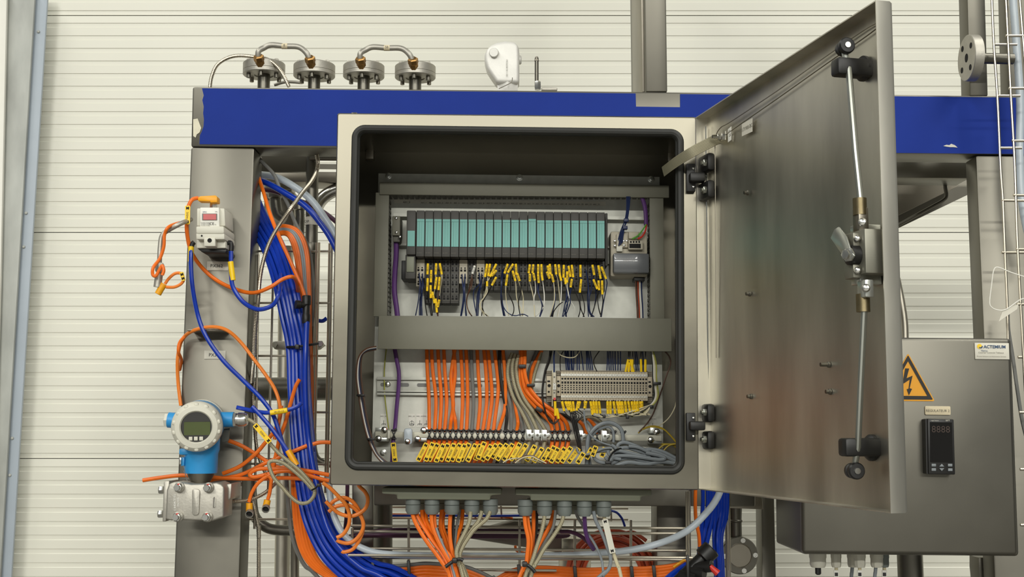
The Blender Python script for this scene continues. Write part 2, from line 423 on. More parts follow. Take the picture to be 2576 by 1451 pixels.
build(MB().pp([(1790, 1232), (1916, 1240), (1920, 1281), (1790, 1276)], 2.50, 2.53), 'support_angle', 'steel_dark', fr, .001)
build(MB().pp([(2462, 1402), (2556, 1402), (2559, 1475), (2462, 1430)], 2.47, 2.52), 'support_angle', 'steel_frame', fr, .001)
for x, y in ((1856, 1250), (1887, 1252)):
    build(hexbolt(MB(), P(x, y, 2.5), (0, 0, -1), .007, .012), 'bolt', 'steel_bright', fr)

def plate(name, corners, d, th, m, parent): return build(MB().pp(corners, d-th, d), name, m, parent, .0006)
pl = lab(plate('tag_plate', rc(521, 657, 575, 680), 2.3995, .0015, 'paper', fr), 'white tag reading PX362'); ptext('PX362', 545, 669, 2.3978, 8.5, 'ink', pl, -1)
pl = lab(plate('tag_plate', rc(514, 881, 568, 903), 2.3995, .0015, 'paper', fr), 'white tag reading PX3'); ptext('PX352', 541, 893, 2.3978, 8.5, 'ink', pl, -1)

# pipework behind the frame
def pipe(label, pts, r, d, m='steel_frame', name='process_pipe'):
    o = build(MB().tube(path(pts, d, 8), r*pxm(d), 16), name, m); return tag(o, label, 'pipe')
op = thing('process_pipe', 'vertical stainless pipe with a white band marked OP', 'pipe', P(790, 1451, 2.60))
build(MB().tube([P(786, 385, 2.60), P(779, 1000, 2.60)], 16*pxm(2.6), 18), 'tube', 'steel_frame', op)
bd = build(MB().tube([P(784.5, 547, 2.60), P(784, 567, 2.60)], 17*pxm(2.6), 18), 'marking_band', 'paper', op)
ptext('OP', 771, 557, 2.585, 7, 'ink', bd, 0)
build(MB().lathe(P(783, 640, 2.6), (0, 0, 1), [(17*pxm(2.6), 0), (18.5*pxm(2.6), .004), (18.5*pxm(2.6), .02), (17*pxm(2.6), .024)], 18), 'collar', 'steel_frame', op)
pipe('bright curved stainless pipe arching behind the cabinet at upper left', [(790, 560), (800, 515), (825, 488), (860, 474), (900, 470)], 17, 2.72, 'steel_bright')
pipe('thick horizontal stainless pipe crossing behind the blue hoses', [(640, 978), (740, 978), (880, 977)], 29, 2.70)
pipe('stainless pipe elbow curving right below the pressure transmitter', [(632, 1195), (634, 1260), (642, 1300), (668, 1325), (700, 1333), (760, 1334)], 13, 2.56)
pipe('slim stainless pipe elbow behind the mesh tray left of cabinet', [(788, 1090), (790, 1130), (800, 1155), (830, 1168), (870, 1170)], 8, 2.66)
pipe('wide vertical steel post pipe left of the wire tray', [(720, 620), (716, 1000), (709, 1475)], 19, 2.95, 'steel')
pipe('dark slim vertical post beside the orange cables', [(742, 1190), (741, 1475)], 11, 2.85, 'steel_dark')
pipe('round vertical pipe under the cabinet gland plate', [(966, 1100), (966, 1475)], 21, 2.66)
pipe('vertical pipe below the right-hand cabinet', [(2288, 1380), (2292, 1475)], 31, 2.52)
pipe('vertical round column behind cabinet lower right', [(1446, 1380), (1446, 1475)], 40, 2.85, 'steel')
pipe('pale flexible pipe rising behind the open door', [(2256, 700), (2268, 760), (2276, 820), (2277, 900)], 9, 2.62, 'steel', 'flexible_pipe')
# valve bodies behind the left loom
vb = thing('pipe_fitting', 'stainless elbow fitting behind the loose hoses at upper left', 'fitting', P(700, 560, 2.66))
build(MB().tube(path([(692, 490), (694, 520), (700, 540), (718, 552)], 2.66), 14*pxm(2.66), 14), 'elbow', 'steel_frame', vb)
build(MB().lathe(P(691, 500, 2.66), (0, 0, 1), [(.011, 0), (.0145, .002), (.0145, .012), (.011, .014)], 18), 'clamp_ring', 'steel_dark', vb)
build(MB().tube(path([(752, 510), (755, 540), (754, 600)], 2.66), 12*pxm(2.66), 14), 'stub', 'steel_frame', vb)
build(MB().lathe(P(753, 530, 2.66), (0, 0, 1), [(.010, 0), (.013, .002), (.013, .010), (.010, .012)], 18), 'clamp_ring', 'steel_dark', vb)
vd = thing('valve_body', 'dark valve body half hidden behind the loose hoses', 'valve', P(690, 600, 2.75))
build(MB().rect(655, 455, 735, 480, 2.82, 2.87), 'cover', 'steel_dark', vd, .004)
build(MB().rect(664, 480, 742, 580, 2.80, 2.87), 'block', 'steel_dark', vd, .006)
cl = thing('pipe_clamp', 'pale bolted pipe clamp behind the blue hose bundle', 'clamp', P(750, 880, 2.6))
build(MB().pp([(690, 858), (800, 856), (815, 866), (800, 878), (690, 878), (684, 868)], 2.60, 2.63), 'strap', 'cast', cl, .002)
for x, y in ((692, 867), (807, 865)):
    build(hexbolt(MB(), P(x, y, 2.60), TOCAM, .007, .006), 'bolt', 'steel_bright', cl)
# tapered trough behind the lower tray
build(MB().pp([(1180, 1342), (1294, 1310), (1340, 1312), (1414, 1330), (1414, 1392), (1330, 1378), (1183, 1355)], 2.72, 2.80), 'hopper', 'steel_frame', fr, .004)

# ------------------------------------------------------------------ round inspection flange, lower right
ff = thing('blind_flange', 'round steel blind flange with socket screws, lower right', 'flange', P(1859, 1444, 2.56))
cF = P(1861, 1397, 2.54); rF = 46*pxm(2.54)
build(MB().lathe(cF+Vector((0, .02, 0)), TOCAM, [(rF, 0), (rF, .018), (rF*.96, .02)], 40), 'disc', 'steel_frame', ff)
build(MB().lathe(cF, TOCAM, [(rF*.66, -.001), (rF*.66, .0015), (rF*.62, .002), (rF*.6, .0008)], 36), 'raised_face', 'steel_dark', ff)
for a in (78, 2, -76, 182):
    c = cF+Vector((math.cos(math.radians(a))*rF*.82, 0, math.sin(math.radians(a))*rF*.82))
    mb = MB().lathe(c, TOCAM, [(.0048, 0), (.0048, .005), (.0028, .005), (.0028, .0025)], 14); build(mb, 'socket_screw', 'steel_bright', ff)
build(MB().lathe(P(1851, 1352, 2.56), (0, 0, 1), [(15*pxm(2.56), -.01), (15*pxm(2.56), .03), (17*pxm(2.56), .032), (17*pxm(2.56), .034), (15*pxm(2.56), .036), (20*pxm(2.56), .11)], 18), 'neck', 'steel_frame', ff)

# flange upper right
uf = thing('pipe_flange', 'four-hole steel pipe flange in front of the upper right post', 'flange', P(2440, 200, 2.36))
c0 = P(2431, 146, 2.33); axf = Vector((1, .03, -.01)).normalized()
R0 = .0440
build(MB().lathe(c0, axf, [(.0085, .001), (.0085, 0), (R0*.97, 0), (R0, .001), (R0, .018)], 40, cap0=False), 'disc', 'cast', uf)
build(MB().lathe(c0, axf, [(.0087, .0006), (.0087, .02)], 20), 'bore', 'void', uf)
build(MB().cyl(c0+axf*.018, c0+axf*.09, .0105, 18), 'stub_pipe', 'steel_frame', uf)
e1, e2 = frame(axf)
for k in range(4):
    a = math.radians(45+90*k+8); c = c0+(e1*math.cos(a)+e2*math.sin(a))*R0*.66
    build(MB().lathe(c-axf*.0004, axf, [(.0058, 0), (.0058, .004)], 14), 'bolt_hole', 'void', uf)

# ------------------------------------------------------------------ flanged diaphragm seals along the top
seals = [(664, 190, .0436), (790.5, 193.5, .0433), (915, 195, .0430), (1044.5, 197, .0426)]
posn = ['leftmost of the four', 'second from left of the four', 'third from left of the four', 'rightmost of the four']
for i, (x, y, r) in enumerate(seals):
    d = 2.555; c = P(x, y, d)
    t = thing('flanged_seal', 'round bolted steel flange on the beam, '+posn[i], 'flange', P(x, 222, d), 'flanges on top of the blue beam')
    build(MB().lathe(c, UP, [(.020, .002), (.020, 0), (r*.97, 0), (r, .0015), (r, .0085), (r*.985, .0088)], 40), 'lower_flange', 'cast', t)
    build(MB().lathe(c, UP, [(r*.985, .009), (r, .0095), (r, .024), (r*.97, .0255)], 40), 'upper_flange', 'cast', t)
    build(MB().lathe(c, UP, [(.0128, -.05), (.0128, .002)], 20), 'neck', 'steel_frame', t)
    for k in range(6):
        a = math.radians(30+60*k); q = c+Vector((math.cos(a), math.sin(a), 0))*r*.76
        build(MB().lathe(q, (0, 0, -1), [(.0044, 0), (.0044, .009), (.0036, .0095)], 10), 'bolt', 'steel_frame' if math.sin(a) < 0.2 else 'steel_dark', t)
        build(hexbolt(MB(), q+Vector((0, 0, .025)), UP, .0055, .006), 'bolt_head', 'cast', t)
    f0 = c+Vector((0, -r*.96, .012)); ax = Vector((-.05, -.75, .66)).normalized()
    build(MB().lathe(f0, ax, [(.007, -.004), (.0095, .002), (.0095, .008)], 6), 'hex_fitting', 'brass', t)
    build(MB().lathe(f0+ax*.008, ax, [(.0098, 0), (.0108, .002), (.0108, .011), (.008, .013)], 6, ph=.3), 'hex_nut', 'brass', t)
    seals[i] = seals[i]+(f0+ax*.014,)
for a, b, lb in ((0, 1, 'left'), (2, 3, 'right')):
    A, B = seals[a][3], seals[b][3]
    t = thing('connecting_tube', 'bent steel tube linking the two %s-hand flanges' % lb, 'tube', (A+B)/2)
    h = Vector((0, -.006, .012)); up = .022
    pts = crom([A-Vector((0, 0, .004)), A+h, A+Vector((.010, .0, up)), A+Vector((.025, 0, up+.006)), (A+B)/2+Vector((0, 0, up+.005)), B+Vector((-.025, 0, up+.005)), B+Vector((-.008, -.004, up-.008)), B+Vector((0, 0, -.002))], 7)
    build(MB().tube(pts, .0058, 12), 'tube', 'cast', t)
    mid = (A+B)/2+Vector((0, 0, up+.005))
    bd = build(MB().tube([mid-Vector((.006, 0, 0)), mid+Vector((.006, 0, 0))], .0061, 12), 'marker_band', 'tape', t)
    text('8' if a == 0 else '58', mid+Vector((0, -.0063, .0)), RIGHT, UP, .005, 'ink_faint', bd)
conduit('flexible_conduit', 'ribbed steel conduit looping over the leftmost flange', [(528, 222, 2.52), (532, 195), (545, 165), (570, 147), (600, 140), (640, 143), (672, 149), (695, 165), (712, 188), (727, 218)], 5.2)
pipe('small grey tube between the two left flanges', [(690, 214), (720, 206), (760, 208)], 4, 2.62, 'cast', 'small_tube')
# silver instrument head
ih = thing('instrument_head', 'silver cast instrument head standing on the beam', 'instrument', P(1278, 226, 2.55))
out = C2((1160, 318), (1230, 304), (1300, 312), (1332, 338), (1338, 400), (1338, 625), (1160, 625), (1150, 600), (1118, 555), (1090, 510), (1074, 450), (1076, 410), (1090, 370), (1120, 338))
build(MB().pp(out, 2.525, 2.575), 'housing', 'cast_white', ih, .012, 4)
build(MB().lathe(P(1287, 205, 2.54), UP, [(17*pxm(2.54), -.004), (17*pxm(2.54), .065), (14*pxm(2.54), .078), (4*pxm(2.54), .082)], 20), 'barrel', 'cast_white', ih)
build(MB().lathe(P(1244, 135, 2.53), (-.1, -1, -.1), [(12.5*pxm(2.5), -.004), (12.5*pxm(2.5), .012), (11*pxm(2.5), .014)], 20), 'plug', 'cast_white', ih)
build(MB().lathe(P(1306, 151, 2.55), RIGHT, [(12*pxm(2.5), -.01), (12*pxm(2.5), .003), (9*pxm(2.5), .005)], 16), 'side_plug', 'cast_white', ih)
build(MB().lathe(P(1277, 226, 2.55), UP, [(31*pxm(2.5), -.01), (31*pxm(2.5), .010), (28*pxm(2.5), .015)], 6), 'hex_base', 'cast_white', ih)
hd = build(MB().tube(path([(1289, 195), (1286, 207), (1270, 216), (1255, 223)], 2.515), .0008, 6), 'seal_wire', 'steel_dark', ih)
ptext('1.83 1-0L B5592360', 1275.5, 172, 2.522, 4.2, 'ink_faint', ih, 90)
vs_ = thing('vent_nipple', 'thin upright steel vent tube with a dark tip on the beam', 'valve', P(1351, 226, 2.5))
build(MB().cyl(P(1350, 222, 2.5), P(1350, 146, 2.5), 5*pxm(2.5), 12), 'tube', 'steel_frame', vs_)
build(MB().lathe(P(1350, 154, 2.5), UP, [(6*pxm(2.5), 0), (4.6*pxm(2.5), .006), (3.5*pxm(2.5), .0095)], 12), 'tip', 'steel_dark', vs_)
build(MB().lathe(P(1353, 226, 2.5), UP, [(8.5*pxm(2.5), 0), (8.5*pxm(2.5), .016), (7*pxm(2.5), .018)], 6), 'hex_nut', 'steel_bright', vs_)
build(MB().rect(1362, 219, 1402, 227, 2.5, 2.52), 'foot', 'cast', vs_, .002)

# ------------------------------------------------------------------ right mesh tray
def tray(label, rods, d, r=3.2):
    allp = [q for q in rods]
    t = thing('wire_tray', label, 'cable tray', P(rods[0][0][0], rods[0][-1][1], d))
    for pts in rods:
        dd = d
        if len(pts[0]) > 2: dd = pts[0][2]
        build(MB().tube(path([p[:2] for p in pts], dd, 4), r*pxm(dd), 8), 'wire', 'wire_steel', t)
    return t
dR = 2.30
tray('stainless wire mesh tray hung at the far right edge', [
    [(2494, -30), (2500, 110), (2509, 240), (2517, 420), (2523, 504), (2528, 631), (2534, 769), (2537, 900)],
    [(2529, -30, 2.24), (2543, 240), (2553, 420), (2559, 602), (2575, 900), (2585, 1100), (2602, 1460)],
    [(2563, -30, 2.24), (2575, 116), (2590, 300)],
    [(2502, 112), (2558, 112)], [(2530, 90, 2.24), (2600, 90)], [(2538, 222, 2.24), (2600, 222)], [(2509, 241), (2566, 241)],
    [(2545, 354, 2.24), (2600, 354)], [(2516, 372), (2570, 372)], [(2520, 504), (2600, 505)], [(2549, 491, 2.24), (2600, 491)],
    [(2520, 635), (2600, 635)], [(2556, 627, 2.24), (2600, 627)], [(2558, 765, 2.24), (2600, 765)], [(2561, 898, 2.28), (2600, 898)], [(2564, 1037, 2.28), (2600, 1037)], [(2566, 1180, 2.28), (2600, 1180)], [(2567, 1320, 2.28), (2600, 1320)]], dR, 3.6)
tag(build(MB().tube(path([(2535, 780), (2537, 830), (2548, 900), (2560, 985), (2572, 1060), (2590, 1130)], 2.34), 5*pxm(2.34), 8), 'grey_cable', 'grey_dark'), 'dark grey cable running down the edge of the right cabinet', 'cable')
cable('clear_hose', 'pale translucent hose inside the far right tray', 'hose', [(2546, -30), (2556, 100), (2566, 250), (2565, 380), (2568, 480), (2580, 560), (2600, 640)], 10, 'clear_hose', 2.34)
wt = thing('hanging_tag', 'white paper tag on a wire loop by the right tray', 'tag', P(2530, 808, 2.22))
build(MB().tube(path(RM((1010, 885), (900, 850), (810, 815), (780, 838), (765, 940), (752, 1060), (770, 1098), (815, 1115), (870, 1108), (960, 1045), (1010, 1030)), 2.22), 1.3*pxm(2.22), 6), 'wire_loop', 'white', wt)
build(MB().pp([(p[0], p[1]) for p in RM((815, 1195), (845, 1115), (955, 1072), (945, 1108))], 2.222, 2.2235), 'card', 'paper', wt)
# ------------------------------------------------------------------ main control cabinet
DF, DB, DP_ = 2.08, 2.38, 2.34       # cabinet front, cabinet back, mounting plate
def rrect(c, r, k=6):
    """rounded quad through corners TL,TR,BR,BL (pixels); r = corner radius in pixels"""
    out = []; n = 4
    for i in range(4):
        p = Vector(c[i][:2]); a = (Vector(c[i-1][:2])-p).normalized()*r; b = (Vector(c[(i+1) % 4][:2])-p).normalized()*r
        for j in range(k+1):
            t = j/k; t2 = 1-math.cos(t*math.pi/2); t1 = 1-math.sin(t*math.pi/2)
            out.append(p+a*t1+b*t2)
    return out
cab = thing('control_cabinet', 'open stainless steel control cabinet with its door swung to the right', 'cabinet', P(1290, 1225, 2.2))
OUT = [(851, 287), (1749, 297), (1757, 1230), (832, 1217)]
GC = [(894.5, 323), (1711, 334), (1713, 1184), (876, 1173)]
lo = rrect(OUT, 5); li = rrect(GC, 26)
fo = [P(p.x, p.y, DF) for p in lo]; fi = [P(p.x, p.y, DF) for p in li]
fo2 = [P(p.x, p.y, DF+.004) for p in rrect([(848.5, 284.5), (1751.5, 294.5), (1759.5, 1232.5), (829.5, 1219.5)], 6)]
bk = [Vector((q.x, DB, q.z)) for q in fo2]
mb = MB(); mb.loft([[Vector((q.x, DF+.016, q.z)) for q in fi], fi, fo, fo2, bk], cap0=False, cap1=True)
mi = MB(); 
build(mb, 'body', 'steel_rim', cab)
gl = [P(p.x, p.y, DF-.001) for p in rrect(GC, 24, 8)]
build(MB().tube(gl, 9.6*pxm(DF), 10, closed=True), 'door_gasket', 'rubber', cab)
gl2 = [P(p.x, p.y, DF+.008) for p in rrect([(902, 331), (1703, 341), (1705, 1176), (884, 1165)], 18, 8)]
build(MB().tube(gl2, 5*pxm(DF), 8, closed=True), 'gasket_lip', 'rubber', cab)
build(MB().rect(883, 282, 899, 289, 2.11, 2.13), 'top_plug', 'steel_rim', cab, .002)
mp = build(MB().pp([(952, 436), (1659, 445), (1669, 1175), (935, 1163)], DP_, DP_+.003), 'mounting_plate', 'zinc', cab)
for x, y in ((977, 443), (1307, 447), (1638, 451), (964, 1138)):
    b = build(MB().lathe(P(x, y, DP_), TOCAM, [(.0064, 0), (.0064, .0015), (.0046, .002), (.0046, .006), (.0022, .0065), (.0022, .010)], 12), 'plate_nut', 'zinc_bright', mp)
# corner brackets in the dark top corners
for x, y in ((930, 385), (1690, 392)):
    build(MB().rect(x-10, y-14, x+10, y+14, 2.36, 2.379), 'corner_bracket', 'steel_dark', cab, .001)
# gland plates under the cabinet
zb = P(1290, 1225, DF).z
gp = []
for nm, x0, x1, ys in (('left', 960, 1262, 1226), ('right', 1296, 1640, 1229)):
    g = build(MB().pp([(x0, ys), (x1, ys+2), (x1, ys+18), (x1-28, ys+20), (x1-28, ys+32), (x0+38, ys+30), (x0+38, ys+18), (x0, ys+16)], 2.13, 2.30), 'gland_plate', 'gland_plate', cab, .003)
    gp.append(g)

# ------------------------------------------------------------------ cabinet door
A_t, A_b = P(1750, 295, 2.078), P(1757, 1231, 2.078)
B_t, B_b = P(2203, 0, 1.503), P(2241, 1291, 1.503)
uD = (B_b-A_b); uD.z = 0; LEN = uD.length; uD.normalize(); nD = Vector((uD.y, -uD.x, 0)); nD = nD if nD.x < 0 else -nD
LIP = .023
def cor(q, inset=0): return q - nD*LIP
door_pts = [A_t, B_t, B_b, A_b]
sk = [q-nD*LIP for q in door_pts]
th = .0016
mb = MB()
up = [Vector((0, 0, -th)), Vector((0, 0, -th)), Vector((0, 0, th)), Vector((0, 0, th))]; al = [uD*th, -uD*th, -uD*th, uD*th]
inner_rim = [q+up[i]+al[i] for i, q in enumerate(door_pts)]; inner_sk = [q+nD*th+up[i]+al[i] for i, q in enumerate(sk)]
# soft outer corner: outer lip -> rounded -> skin
b1 = [q-nD*(LIP-.004) for q in door_pts]
b2 = [q+Vector((0, 0, up[i].z*1.0))+al[i]*1.2 for i, q in enumerate(sk)]
mb.loft([inner_sk, inner_rim, door_pts, b1, b2], cap0=True, cap1=True)
door = build(mb, 'door', 'steel_door', cab)
lab(door, 'open stainless door with locking rods on its inner face')
SK0 = inner_sk[3]
def DPT(x, y, o=0.0):
    r = ray(x, y); p0 = SK0+nD*o
    t = (p0-ORG).dot(nD)/r.dot(nD); return ORG+r*t
def dbox(mbx, x, y, o0, o1, su, sz, M=None):
    """box on the door centred at pixel x,y (at mid offset), o0..o1 off the skin, su along door, sz high"""
    c = DPT(x, y, (o0+o1)/2); R = Matrix((uD, nD, UP)).transposed()
    return mbx.box(c, (su, o1-o0, sz), R)
# hinge-side stiffening strip and pressed seam line
c0, c1 = DPT(1800, 330, .004), DPT(1805, 1205, .004)
q0, q1 = DPT(1776, 318, .001), DPT(1784, 1222, .001)
build(MB().tube([q0, q1], .0016, 6), 'weld_seam', 'steel_bright', door)
seam = [DPT(x, y, .0006) for x, y in ((1802, 900), (1799, 420), (1800, 350), (1812, 322), (1840, 305), (1960, 225), (2080, 140), (2170, 78), (2205, 58))]
build(MB().tube(crom(seam, 5), .0008, 5), 'pressed_line', 'steel_dark', door)
seam = [DPT(x, y, .0006) for x, y in ((1812, 352), (1845, 325), (1960, 245), (2080, 160), (2170, 98), (2205, 72))]
build(MB().tube(crom(seam, 5), .0008, 5), 'pressed_line', 'steel_dark', door)
for x, y in ((1877, 485), (1882, 739), (1885, 997), (2084, 985), (2081, 917)):
    L = .007 if y != 917 else .013
    p = DPT(x+5, y, 0); build(MB().lathe(p, nD, [(.0042, 0), (.0042, .002), (.0028, .003), (.0028, L)], 10), 'stud', 'steel_frame', door)
def dquad(pts, o0, o1):
    a = [DPT(x, y, o0) for x, y in pts]; return MB().loft([a, [p+nD*(o1-o0) for p in a]])
s1 = lab(build(dquad([(1832, 325), (1840, 318), (1840, 352), (1832, 358)], .0003, .0009), 'sticker', 'white', door), 'narrow white earth symbol sticker')
build(dquad([(1834.5, 342), (1838.5, 339), (1838.5, 340.5), (1834.5, 343.5)], .001, .0013), 'printed_mark', 'ink_faint', s1)
build(MB().tube([DPT(1836+3.2*math.cos(t), 333+5*math.sin(t), .0012) for t in [k*.5 for k in range(13)]], .0003, 4), 'printed_mark', 'ink_faint', s1)
s2 = lab(build(dquad([(1867, 312), (1893, 297), (1893, 331), (1867, 343)], .0003, .0009), 'sticker', 'paper', door), 'white type label sticker')
text('20171900-BC35', DPT(1880, 321, .001), uD, UP, .006, 'ink_faint', s2, off=.0004)
# hinges
for yc in (446, 1073):
    hg = build(MB().rect(1727, yc-35, 1749, yc+35, 2.068, 2.079), 'hinge_plate', 'black', cab, .001)
    arm = MB().rect(1736, yc-14, 1775, yc+9, 2.050, 2.072); build(arm, 'knuckle', 'black', hg, .003)
    for y in (yc-22, yc+24): screw(P(1744, y, 2.068), TOCAM, .0022, 'rivet', 'steel_bright', hg)
    for dy in (-34, 34):
        hb = build(dbox(MB(), 1777, yc+dy, 0, .014, .045, .030), 'hinge_block', 'black', door, .005)
        p = DPT(1775, yc+dy-2, .014); build(hexbolt(MB(), p, nD, .0062, .005), 'hex_bolt', 'rod', door)
        build(MB().lathe(p, nD, [(.0035, .004), (.0035, .008)], 10), 'bolt_end', 'rod', door)
# earth strap: flat braid from cabinet frame to door stud
ea = [(1668, 432, 2.12), (1700, 408, 2.06), (1740, 383, 2.02), (1780, 362, 2.02), (1806, 349, 2.035)]
ctr = path(ea, None, 6); sm = MB(); loops = []
for i, p in enumerate(ctr):
    t = (ctr[min(i+1, len(ctr)-1)]-ctr[max(i-1, 0)]).normalized(); w = Vector((t.z, 0, -t.x)).normalized() if abs(t.x)+abs(t.z) > 0 else UP
    if w.z < 0: w = -w
    e = TOCAM; a, b = w*.0085, e*.0015
    loops.append([p+a+b, p+b*1.6, p-a+b, p-a-b, p-b*1.6, p+a-b])
o0 = 0; sm.loft(loops)
for i in range(len(loops)):
    for j in range(6): sm.uv[i*6+j] = ((0, .5, 1, 1, .5, 0)[j], i*.0105)
lab(build(sm, 'earth_strap', 'braid_flat', cab, sharp=1.2), 'flat braided earth strap between frame and door')
p = DPT(1818, 345, 0)
build(MB().lathe(p, nD, [(.0075, 0), (.0075, .002), (.0055, .003), (.0055, .009), (.003, .010), (.003, .018)], 6), 'earth_stud', 'steel_bright', door)
build(dquad([(1820, 326), (1826, 330), (1826, 352), (1818, 356)], .002, .0035), 'earth_lug', 'steel_bright', door)
# locking rods, guides, rollers, lock
def rod(pts, r, nm='locking_rod', m='zinc_bright'): return build(MB().tube([DPT(*p) for p in pts], r, 10), nm, 'rod', door)
RO = .030
rod([(2124, 128, RO), (2135, 175, RO), (2152, 380, RO), (2166, 512, RO)], .0042)
rod([(2174, 775, RO), (2165, 960, RO), (2158, 1125, RO), (2147, 1186, RO)], .0040)
def guide(xb, yb, xf, yf):
    b0 = DPT(xb, yb, 0); build(MB().lathe(b0, nD, [(.0165, 0), (.0165, .004), (.014, .007), (.009, .010)], 24), 'guide_base', 'black', door)
    f = DPT(xf, yf, RO); R = Matrix((uD, nD, UP)).transposed()
    build(MB().box((b0+f)/2+nD*.004, (.022, (f-b0).length+.022, .0225), R), 'guide_block', 'black', door, .004)
guide(2175, 173, 2132, 172); guide(2195, 1126, 2157, 1123)
def roller(x, y, nut):
    c = DPT(x, y, RO); ax = (uD*.75+nD*.1).normalized()
    build(MB().lathe(c, ax, [(.008, -.013), (.0095, -.011), (.0095, -.006), (.006, -.005), (.006, .001), (.0105, .002), (.0105, .007), (.009, .009)], 24), 'roller', 'black', door)
    build(MB().lathe(c+ax*.009, ax, [(.0038, -.001), (.0038, .0015)], 12), 'roller_pin', 'steel_bright', door)
roller(2126, 118, 0); roller(2150, 1184, 1)
def lk(x, y): q = LK((x, y))[0]; return q[0], q[1]
def coupl(x, y, L):
    c = DPT(x, y, RO); build(MB().lathe(c-UP*L/2, UP, [(.0085, 0), (.0085, L)], 18), 'rod_coupling', 'bronze', door)
coupl(2163, 520, .021); coupl(2171, 762, .022)
build(dbox(MB(), *lk(385, 330), .022, .036, .016, .030), 'coupling_fork', 'steel_dark', door, .002)
build(dbox(MB(), *lk(440, 1120), .024, .036, .020, .022), 'coupling_fork', 'zinc_bright', door, .002)
for x, y in ((405, 360), (445, 1110)): screw(DPT(*lk(x, y), .036), (uD+nD*.5).normalized(), .0052, 'rivet', 'steel_bright', door)
lc = build(dbox(MB(), *lk(465, 720), 0, .036, .052, .055), 'lock_case', 'zinc_dark', door, .0015)
build(dbox(MB(), *lk(440, 440), 0, .030, .022, .010), 'lock_slide', 'zinc_bright', door, .001)
build(dbox(MB(), *lk(450, 1020), 0, .030, .022, .012), 'lock_slide', 'zinc_bright', door, .001)
build(dbox(MB(), *lk(300, 570), .032, .044, .022, .017), 'lock_lug', 'zinc_dark', door, .001)
build(dbox(MB(), *lk(300, 915), .032, .044, .022, .019), 'lock_lug', 'zinc_dark', door, .001)
for x, y in ((345, 545), (350, 908)): screw(DPT(*lk(x, y), .040), (uD+nD*.6).normalized(), .0042, 'screw', 'steel_bright', door)
hubc = DPT(*lk(350, 735), .036)
build(MB().lathe(hubc, nD, [(.0125, -.004), (.0125, .012), (.010, .013)], 20), 'lock_hub', 'black', door)
lv = [lk(x, y) for x, y in ((295, 790), (330, 740), (285, 670), (235, 520), (150, 412), (105, 440), (60, 540), (150, 670), (225, 770))]
a = [DPT(x, y, .050) for x, y in lv]; build(MB().loft([a, [q+nD*.003+uD*.001 for q in a]]), 'lock_lever', 'zinc_bright', door, .0008)
build(MB().lathe(DPT(*lk(255, 730), .053), (nD+uD*.4).normalized(), [(.009, 0), (.009, .002), (.0062, .003), (.0062, .008), (.003, .009)], 6), 'lever_bolt', 'steel_bright', door)

# ------------------------------------------------------------------ small cabinet at right
rcb = thing('regulator_cabinet', 'closed stainless cabinet with a warning triangle and a panel controller', 'cabinet', P(2290, 1400, 2.2830))
fr_ = [(2011, 846), (2545, 851), (2565, 1399), (2018, 1394)]
build(MB().pp(fr_, 2.1780, 2.3930), 'body', 'steel_frame', rcb, .006, 3)
dr = build(MB().pp([(2012, 847), (2543, 852), (2562, 1397), (2019, 1392)], 2.1550, 2.1750), 'door', 'steel_frame', rcb, .006, 3)
tri = MB()
def rpoly(pts, r, k=4):
    out = []; n = len(pts)
    for i in range(n):
        p = Vector(pts[i][:2]); a = (Vector(pts[i-1][:2])-p).normalized()*r; b = (Vector(pts[(i+1) % n][:2])-p).normalized()*r
        for j in range(k+1):
            t = j/k; out.append(p+a*(1-t)**2+b*t*t)
    return out
ws = lab(build(MB().pp(rpoly([(2284.5, 888), (2352, 1009), (2217, 1008)], 6), 2.1538, 2.1550), 'warning_sign', 'amber', rcb), 'yellow triangular electrical hazard sign')
o_, i_ = rpoly([(2284.5, 893), (2347, 1005), (2222, 1004)], 3), rpoly([(2284.5, 908), (2333, 996), (2236, 995)], 1.5)
a = [P(p.x, p.y, 2.1530) for p in o_]; b = [P(p.x, p.y, 2.1530) for p in i_]
bb = MB(); bb.loft([a, b], cap0=False, cap1=False); build(bb, 'border', 'ink', ws)
bolt = RG((882, 225), (905, 226), (890, 283), (925, 268), (908, 342), (922, 346), (904, 383), (891, 348), (902, 344), (909, 290), (866, 318))
build(MB().pp(bolt, 2.1528, 2.1534), 'lightning_bolt', 'ink', ws)
tp = lab(build(MB().pp(rpoly(rc(2327, 1021, 2391, 1043), 3), 2.1520, 2.1550), 'name_plate', 'tape', rcb, .0004), 'cream name plate reading REGULATEUR 2')
ptext('REGULATEUR 2', 2359, 1033, 2.1516, 6.2, 'ink_faint', tp, -.6)
mk = lab(build(MB().pp(rc(2452, 862, 2538, 903), 2.1525, 2.1550), 'maker_plate', 'paper', rcb, .0004), 'white maker plate with blue logo lettering')
ptext('ACTEMIUM', 2502, 872.5, 2.1520, 8, 'ink_blue', mk, -.6, bold=.02)
ptext('Nancy', 2476, 882, 2.1520, 4.5, 'ink_blue', mk, -.6)
ptext('Courrier Controle Tableaux', 2493, 887, 2.1520, 4, 'ink_faint', mk, -.6)
ptext('Process Solutions and Automation Services', 2494, 896.5, 2.1520, 3, 'ink_faint', mk, -.6)
build(MB().lathe(P(2464, 871, 2.1520), TOCAM, [(.0042, 0), (.0042, .0004)], 16), 'logo_dot', 'yellow', mk)
build(MB().pp(RG((1312, 99), (1326, 101), (1334, 92), (1339, 96), (1334, 106), (1320, 108)), 2.1515, 2.1520), 'logo_mark', 'ink_blue', mk)
rg = build(MB().pp(RG((1013, 520), (1168, 524), (1177, 850), (1018, 847)), 2.1330, 2.1550), 'panel_controller', 'black', rcb, .002); lab(rg, 'black panel controller with dark display')
build(MB().pp(RG((1027, 540), (1156, 543), (1162, 778), (1030, 776)), 2.1320, 2.1350), 'display', 'glass_dark', rg)
